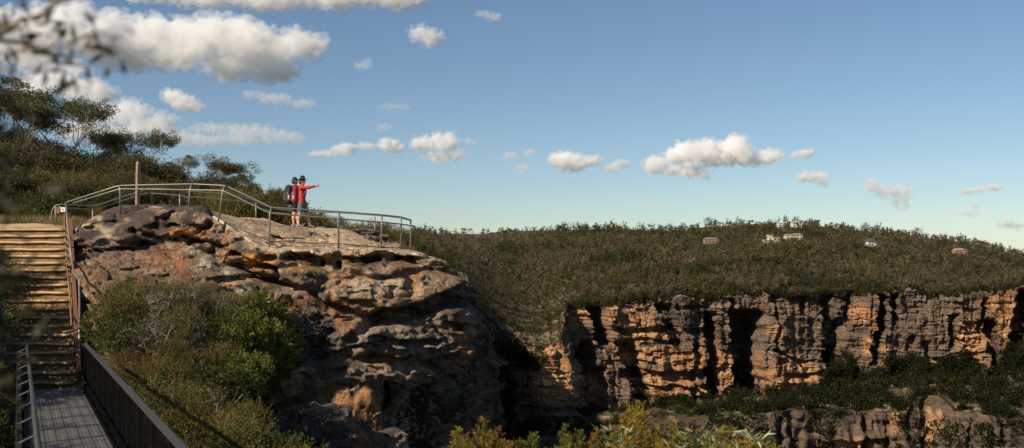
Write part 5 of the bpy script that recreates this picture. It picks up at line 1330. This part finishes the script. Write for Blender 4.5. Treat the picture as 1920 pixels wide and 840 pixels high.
for y, fx in ((-.11,-.05), (.12,.16)):
    body_mesh('shoe', clean([((fx-.045,y,.05),(fx+.05,y*1.05,.055),.054,.050,.03), ((fx+.05,y*1.05,.05),(fx+.16,y*1.1,.038),.048,.038,.03), ((fx,y,.06),(fx,y,.10),.050,.048,.03)]), M_shoe, pb_, .011)
# --- packs
def pack(label, base, rz, s_, mat_, mat2):
    t_ = thing('backpack', label, 'backpack', base, rz); t_.scale = (s_,)*3
    body_mesh('pack_bag', clean([((-.23,-.05,.96),(-.21,-.05,1.36),.150,.135,.06,(.85,1.1,1)), ((-.23,.06,.96),(-.21,.05,1.36),.150,.135,.06,(.85,1.1,1))]), mat_, t_, .012)
    body_mesh('front_pocket', clean([((-.34,-.03,1.00),(-.33,-.03,1.16),.085,.080,.05,(.6,1,1)), ((-.34,.04,1.00),(-.33,.04,1.16),.085,.080,.05,(.6,1,1))]), mat2, t_, .012)
    body_mesh('top_lid', clean([((-.20,-.07,1.42),(-.20,.07,1.42),.090,.090,.05,(1.1,1,.55))]), mat_, t_, .012)
    for y in (-1, 1):
        mb = MB(); mb.tube([(-.10,y*.10,1.44),(-.02,y*.12,1.492),(.085,y*.135,1.44),(.135,y*.14,1.30),(.10,y*.16,1.14),(-.02,y*.17,1.02),(-.12,y*.15,.98)], .020, 6); mb.build('strap', mat2, t_, smooth=True)
        mb = MB(); mb.tube([(-.24,y*.14,1.36),(-.30,y*.16,1.22),(-.27,y*.17,1.02)], .011, 5); mb.build('compression_strap', M_strap, t_, smooth=True)
    mb = MB(); mb.tube([(-.26,-.185,.95),(-.26,-.185,1.12)], .040, 9); mb.build('bottle', M_strap, t_, smooth=True)
pack('maroon backpack with pale straps worn by the person in the red jacket', pF, math.radians(2), SP, M_maroon, M_maroon)
pack('dark green and black backpack worn by the person behind', pG, math.radians(30), SG, M_black, M_green)
print('people', time.time() - T0)

# ================================================================== houses among the far trees
M_cream = plain('cream_render', (.46, .39, .25), .8, 0, .1, .6, .08); M_wwall = plain('white_wall', (.46, .44, .41), .8, 0, .1, .6, .08)
M_rgrey = plain('grey_roof', (.17, .155, .145), .7, 0, .1, .8, .15); M_rtan = plain('tan_roof', (.33, .23, .16), .8, 0, .1, .8, .15); M_rdark = plain('slate_roof', (.07, .07, .08), .6, 0, .1, .8, .15)
M_glass = plain('dark_window', (.03, .035, .04), .15, 0, 0, 1, .1, 1.0); M_wall2 = plain('brown_brick', (.24, .16, .11), .85, 0, .1, .8, .15)
def house(label, px, py, d, blocks, rz=0., wall=M_cream, roof=M_rgrey):
    """blocks: (x, y, width, depth, height, roof rise); z measured up from the ground line"""
    v = ground_for(px, py); t_ = thing('house', label, 'house', v, rz); t_.scale = (.86, .86, .86)
    for (x, y, w_, dp, hh, rise_) in blocks:
        mb = MB(); mb.box((x, y, hh/2 - 2), (w_/2, dp/2, hh/2 + 2)); mb.build('wall', wall, t_)
        mb = MB(); e = .5; z_ = hh - .05
        if rise_ > 0:
            A_ = [(x-w_/2-e, y-dp/2-e, z_), (x+w_/2+e, y-dp/2-e, z_), (x+w_/2+e, y+dp/2+e, z_), (x-w_/2-e, y+dp/2+e, z_), (x-w_/2+dp*.32, y, z_+rise_), (x+w_/2-dp*.32, y, z_+rise_)]
            mb.add(A_, [(0,1,5,4), (1,2,5), (2,3,4,5), (3,0,4), (0,3,2,1)])
        else: mb.box((x, y, hh + .15), (w_/2 + e, dp/2 + e, .18))
        mb.build('roof', roof, t_)
        nw = max(1, int(w_ / 3.2)); rows = 2 if hh > 4.5 else 1
        for q in range(rows):
            for k in range(nw):
                mb = MB(); cx_ = x - w_/2 + (k + .5) * w_ / nw; mb.box((cx_, y - dp/2 - .06, 1.5 + q*2.7), (min(.9, w_/nw*.32), .07, .75)); wn = mb.build('window', wall, t_)
                mb = MB(); mb.box((cx_, y - dp/2 - .135, 1.5 + q*2.7), (min(.8, w_/nw*.28), .012, .66)); mb.build('pane', M_glass, wn)
    return t_
def dd(px, t_): return far_ground(px, t_).y
house('bright cream two storey house with flat roofs among the trees', 1445, 456, 900, [(-3.5,0,12,7,3.2,0), (3.8,-2,7,6,6.0,0), (-1,1,4,4,8.2,0)], .25, M_cream, M_wwall)
house('long low cream house right of the two storey cream house', 1485, 449, 950, [(-4,0,9,6,4.6,1.2), (4.5,.5,10,6,5.0,1.3)], .12, M_cream, M_rtan)
house('white house with a dark slate roof in the middle of the wooded slope', 1632, 461, 880, [(0,0,10,7,4.8,3.0), (5.5,-1.5,6,5,3.6,1.6)], .3, M_wwall, M_rdark)
house('brown roofed house near the right end of the wooded slope', 1798, 476, 870, [(0,0,12,7,4.2,2.0), (5,-2,4,4,4.6,0)], .2, M_wall2, M_rtan)
house('small low house with a grey hipped roof left of the cream houses', 1332, 455, 930, [(0,0,14,7,3.8,2.0)], .1, M_wall2, M_rgrey)
house('pale house peeping over the summit of the skyline', 1492, 425, 1030, [(0,0,11,7,5.0,1.8)], .15, M_wwall, M_rtan)
house('low white roofed house at the crown of the ridge, left of the summit house', 1462, 425, 1035, [(0,0,7,6,4.2,1.2)], .15, M_wwall, M_wwall)
print('houses', time.time() - T0)

# ================================================================== clouds: bodies of fog in the air
def cloud_mat(name, dens):
    m, nt, out = new_mat(name); v = nt.nodes.new('ShaderNodeVolumePrincipled')
    v.inputs['Color'].default_value = (.975, .975, .98, 1); v.inputs['Density'].default_value = dens; v.inputs['Anisotropy'].default_value = .0
    nt.links.new(v.outputs[0], out.inputs['Volume']); return m
CM = {}
def cloud(label, lumps, d=5000., depth=.8, od=5., rough=.34, vox=None, seed=0, flat=None, group=None):
    """lumps: ellipses (px, py, rx, ry); od: how thick the fog looks through a lump"""
    L = np.array(lumps, float); k = d / F
    cx_, cy_ = (L[:, 0].min() + L[:, 0].max()) / 2, L[:, 1].mean()
    w_ = max((L[:, 0] + L[:, 2]).max() - (L[:, 0] - L[:, 2]).min(), 20)
    vox = vox or max(1.0, min(3.0, w_ / 150))
    r = np.random.default_rng(seed + 500)
    # puffs: break every ellipse into smaller billows
    bl = []
    for (a, b, rx, ry) in L:
        n = int(7 + 9 * rx / max(ry, 1)); n = min(n, 30)
        bl.append((a, b, 0, rx * .68, ry * .72, ry * .9 * depth))
        for _ in range(n):
            th = r.uniform(0, 2*PI); q = math.sqrt(r.uniform(.15, 1)); x = a + math.cos(th) * q * rx * .78; y = b + math.sin(th) * q * ry * .62; s_ = ry * r.uniform(.22, .5)
            bl.append((x, y, r.uniform(-.7, .7) * ry * depth, s_ * 1.15, s_, s_))
    bl = np.array(bl)
    x0_, x1_ = (bl[:, 0] - bl[:, 3]).min() - 8, (bl[:, 0] + bl[:, 3]).max() + 8; y0_, y1_ = (bl[:, 1] - bl[:, 4]).min() - 8, (bl[:, 1] + bl[:, 4]).max() + 8
    zz = np.abs(bl[:, 2]).max() + bl[:, 5].max() + 6
    G = [np.arange(x0_, x1_, vox), np.arange(-zz, zz, vox * 1.25), np.arange(y0_, y1_, vox)]
    X_, Z_, Y_ = np.meshgrid(*G, indexing='ij'); S_ = np.full(X_.shape, 1e3, np.float32)
    for (a, b, c, rx, ry, rz) in bl:
        m = 1.5; sl = (slice(*np.searchsorted(G[0], [a - rx*m - 4, a + rx*m + 4])), slice(*np.searchsorted(G[1], [c - rz*m - 4, c + rz*m + 4])), slice(*np.searchsorted(G[2], [b - ry*m - 4, b + ry*m + 4])))
        x, z, y = X_[sl], Z_[sl], Y_[sl]
        dd_ = (np.sqrt(((x-a)/rx)**2 + ((y-b)/ry)**2 + ((z-c)/rz)**2) - 1) * min(rx, ry, rz)
        s0 = S_[sl]; kk_ = 2.5; hh = np.maximum(kk_ - np.abs(s0 - dd_), 0) / kk_; S_[sl] = np.minimum(s0, dd_) - hh * hh * kk_ * .25
    ry_m = np.median(L[:, 3]); fq = 1 / max(ry_m * .55, 4)
    bd = np.argwhere(S_ < 14); X2_, Y2_, Z2_ = X_[bd[:,0], bd[:,1], bd[:,2]], Y_[bd[:,0], bd[:,1], bd[:,2]], Z_[bd[:,0], bd[:,1], bd[:,2]]
    nz = fbm(X2_*fq + seed, Y2_*fq, Z2_*fq, 5, seed + 3, gain=.58)
    bil = np.abs(fbm(X2_*fq*1.6, Y2_*fq*1.6 + seed, Z2_*fq*1.6, 3, seed + 9)) * 2
    low_ = smooth(-.2, 1., (Y2_ - cy_) / max(ry_m, 1))                      # the underside is flatter and frays
    S_[bd[:,0], bd[:,1], bd[:,2]] += ((rough * (1.5 if od < 3 else 1.1)) * ry_m * (nz * (1 + .4*low_) - .38 * bil + .10)).astype(np.float32)
    v_, f_ = surface_nets(S_, (x0_, -zz, y0_), 1.0) if False else surface_nets(S_, (0, 0, 0), 1.0)
    u_ = x0_ + v_[:, 0] * vox; w3 = -zz + v_[:, 1] * vox * 1.25; t3 = y0_ + v_[:, 2] * vox
    W_ = np.stack([(u_ - cx_) * k, w3 * k, -(t3 - cy_) * k], 1)
    key = round((.30 if od >= 3 else .10) * od / (2 * ry_m * k), 5)
    if key not in CM: CM[key] = cloud_mat('cloud_fog', key)
    S_ += .09 * ry_m
    v_, f_ = surface_nets(S_, (0, 0, 0), 1.0)
    W_ = np.stack([(x0_ + v_[:, 0] * vox - cx_) * k, (-zz + v_[:, 1] * vox * 1.25) * k, -(y0_ + v_[:, 2] * vox - cy_) * k], 1)
    o = mesh_np('cloud', W_, f_[:, ::-1], CM[key])
    # a thin ragged veil around the dense body
    S2 = S_ - .30 * ry_m
    fq2 = fq * 1.7
    S2[bd[:,0], bd[:,1], bd[:,2]] += (1.25 * ry_m * fbm(X2_*fq2 + seed, Y2_*fq2 + 7, Z2_*fq2, 4, seed + 21, gain=.6)).astype(np.float32)
    S2[[0, -1]] = 1; S2[:, [0, -1]] = 1; S2[:, :, [0, -1]] = 1
    v2, f2_ = surface_nets(S2, (0, 0, 0), 1.0)
    W2 = np.stack([(x0_ + v2[:, 0] * vox - cx_) * k, (-zz + v2[:, 1] * vox * 1.25) * k, -(y0_ + v2[:, 2] * vox - cy_) * k], 1)
    key2 = round((.16 if od >= 3 else .20) * od / (2 * ry_m * k), 5)
    if key2 not in CM: CM[key2] = cloud_mat('cloud_veil', key2)
    mesh_np('veil', W2, f2_[:, ::-1], CM[key2], o)
    o.location = P(cx_, cy_, d); tag(o, label, 'cloud', group)
    return o
cloud('largest white cloud, a long heaped bank across the upper left', [(215,75,70,48),(290,60,75,40),(370,75,85,48),(450,75,75,48),(520,95,60,42),(570,85,42,32),(430,125,60,28),(510,130,52,24),(330,105,70,30),(240,110,60,24)], 5200, .9, 9, .34, 3.0, 1)
cloud('long grey bottomed cloud cut by the top of the sky', [(300,-12,70,16),(400,-6,90,20),(520,-4,90,24),(640,-6,90,22),(750,-6,65,24)], 4800, 1.2, 7, .35, 3.0, 2)
cloud('white cloud behind the blurred leaves in the top left corner', [(20,60,60,48),(90,50,60,40),(130,30,45,28),(60,100,70,30),(150,75,30,24)], 5000, .9, 7, .34, 3.0, 3)
cloud('grey white cloud right above the tall gum trees', [(90,150,50,22),(150,165,50,24),(190,175,34,18),(60,170,50,20),(120,130,50,16)], 5600, .9, 5, .36, 2.4, 4)
cloud('layered grey cloud behind the umbrella gum tree', [(180,220,55,24),(240,212,50,24),(290,235,50,22),(220,250,70,20),(330,255,45,16),(150,245,50,20)], 6200, .9, 5, .36, 2.4, 5)
cloud('long thin hazy cloud below the small bright puff', [(400,240,50,10),(470,248,60,14),(530,258,50,12),(440,262,60,12),(370,262,50,12)], 6800, .9, 2.6, .4, 2.2, 6)
cloud('small bright puff alone above the dome shaped gum', [(322,182,20,14),(345,192,24,15),(366,198,14,10)], 4300, .9, 7, .34, 1.2, 7)
cloud('round white puff high in the middle of the sky', [(785,62,18,14),(806,70,20,17)], 4000, .9, 5, .36, 1.0, 8)
cloud('faint thin cloud near the top of the sky right of the long bank', [(905,26,14,6),(925,32,16,8)], 5000, .9, 1.6, .5, 1.0, 9)
cloud('faint small wisp below the largest cloud', [(682,122,16,9),(690,116,9,6)], 5600, .9, 1.3, .5, 1.0, 10)
cloud('thin hazy cloud between the largest cloud and the long thin one', [(475,178,22,7),(515,186,30,12),(560,194,34,9)], 5800, .9, 1.8, .5, 1.4, 11)
cloud('low pale cloud just right of the person pointing, above the skyline', [(610,288,36,7),(645,280,26,12),(685,274,22,7)], 7800, .9, 3.0, .42, 1.3, 12)
cloud('little bright cloud with a sharp left edge above the lookout', [(728,272,17,12),(745,279,14,7)], 7800, .9, 7, .32, .9, 13)
cloud('double topped white cloud left of the middle of the sky', [(795,272,24,15),(830,266,28,18),(820,292,32,11),(856,290,18,10)], 7800, .9, 5.5, .36, 1.4, 14)
cloud('faint wisp right of the double topped cloud', [(880,266,18,5)], 7800, .9, 1.2, .5, .9, 15)
cloud('tiny pale puff, left one of the small trio', [(958,292,14,8)], 8200, .9, 2.2, .45, .8, 16)
cloud('tiny pale puff, upper right one of the small trio', [(992,286,11,6)], 8200, .9, 2.0, .45, .8, 17)
cloud('tiny pale puff, lowest one of the small trio', [(980,315,11,9)], 8200, .9, 2.2, .45, .8, 18)
cloud('plump white cloud with a grey base over the middle of the plateau', [(1060,298,30,17),(1085,304,30,14),(1114,300,18,7),(1072,316,22,7)], 8200, .9, 6.5, .34, 1.1, 19)
cloud('small ragged cloud between the two plump clouds', [(1148,316,16,9),(1166,307,15,8)], 8200, .9, 3.0, .42, .9, 20)
cloud('large towering bright cloud above the right half of the plateau', [(1232,308,24,16),(1285,288,36,24),(1325,280,30,20),(1382,282,34,28),(1345,298,50,14),(1445,292,24,14),(1280,318,34,12),(1310,325,26,9),(1415,300,30,10)], 8000, .9, 8, .34, 1.6, 21)
cloud('small white cloud right beside the towering one', [(1492,291,11,6),(1512,288,15,8)], 8000, .9, 5, .38, .8, 22)
cloud('oval white cloud below the small one at the right', [(1510,332,20,10),(1534,332,18,10),(1545,344,9,5)], 8400, .9, 5.5, .36, .9, 23)
cloud('ragged tilted cloud trailing down toward the far right trees', [(1634,348,15,14),(1660,358,24,14),(1690,360,22,14),(1688,380,14,10)], 8600, .9, 3.4, .44, 1.1, 24)
cloud('string of small puffs near the right edge of the sky', [(1812,358,16,7),(1835,356,14,6),(1864,350,17,8)], 9000, .9, 3.0, .44, .9, 25)
cloud('faint pink grey wisp below the string of puffs', [(1828,384,10,7),(1818,400,20,6)], 9000, .9, 1.6, .5, .9, 26)
cloud('small low white cloud nearest the right end of the skyline', [(1886,418,15,9),(1905,422,15,7)], 9500, .9, 4, .4, .9, 27)
cloud('faint grey smear under the towering cloud', [(1234,380,22,6)], 9500, .9, .8, .5, .9, 28)
cloud('faint high wisp above the double topped cloud', [(740,201,36,7)], 6000, .9, .9, .5, 1.1, 29)
cloud('faint small puff over the little bright cloud', [(722,239,14,8)], 7000, .9, 1.3, .5, .8, 30)
print('clouds', time.time() - T0)
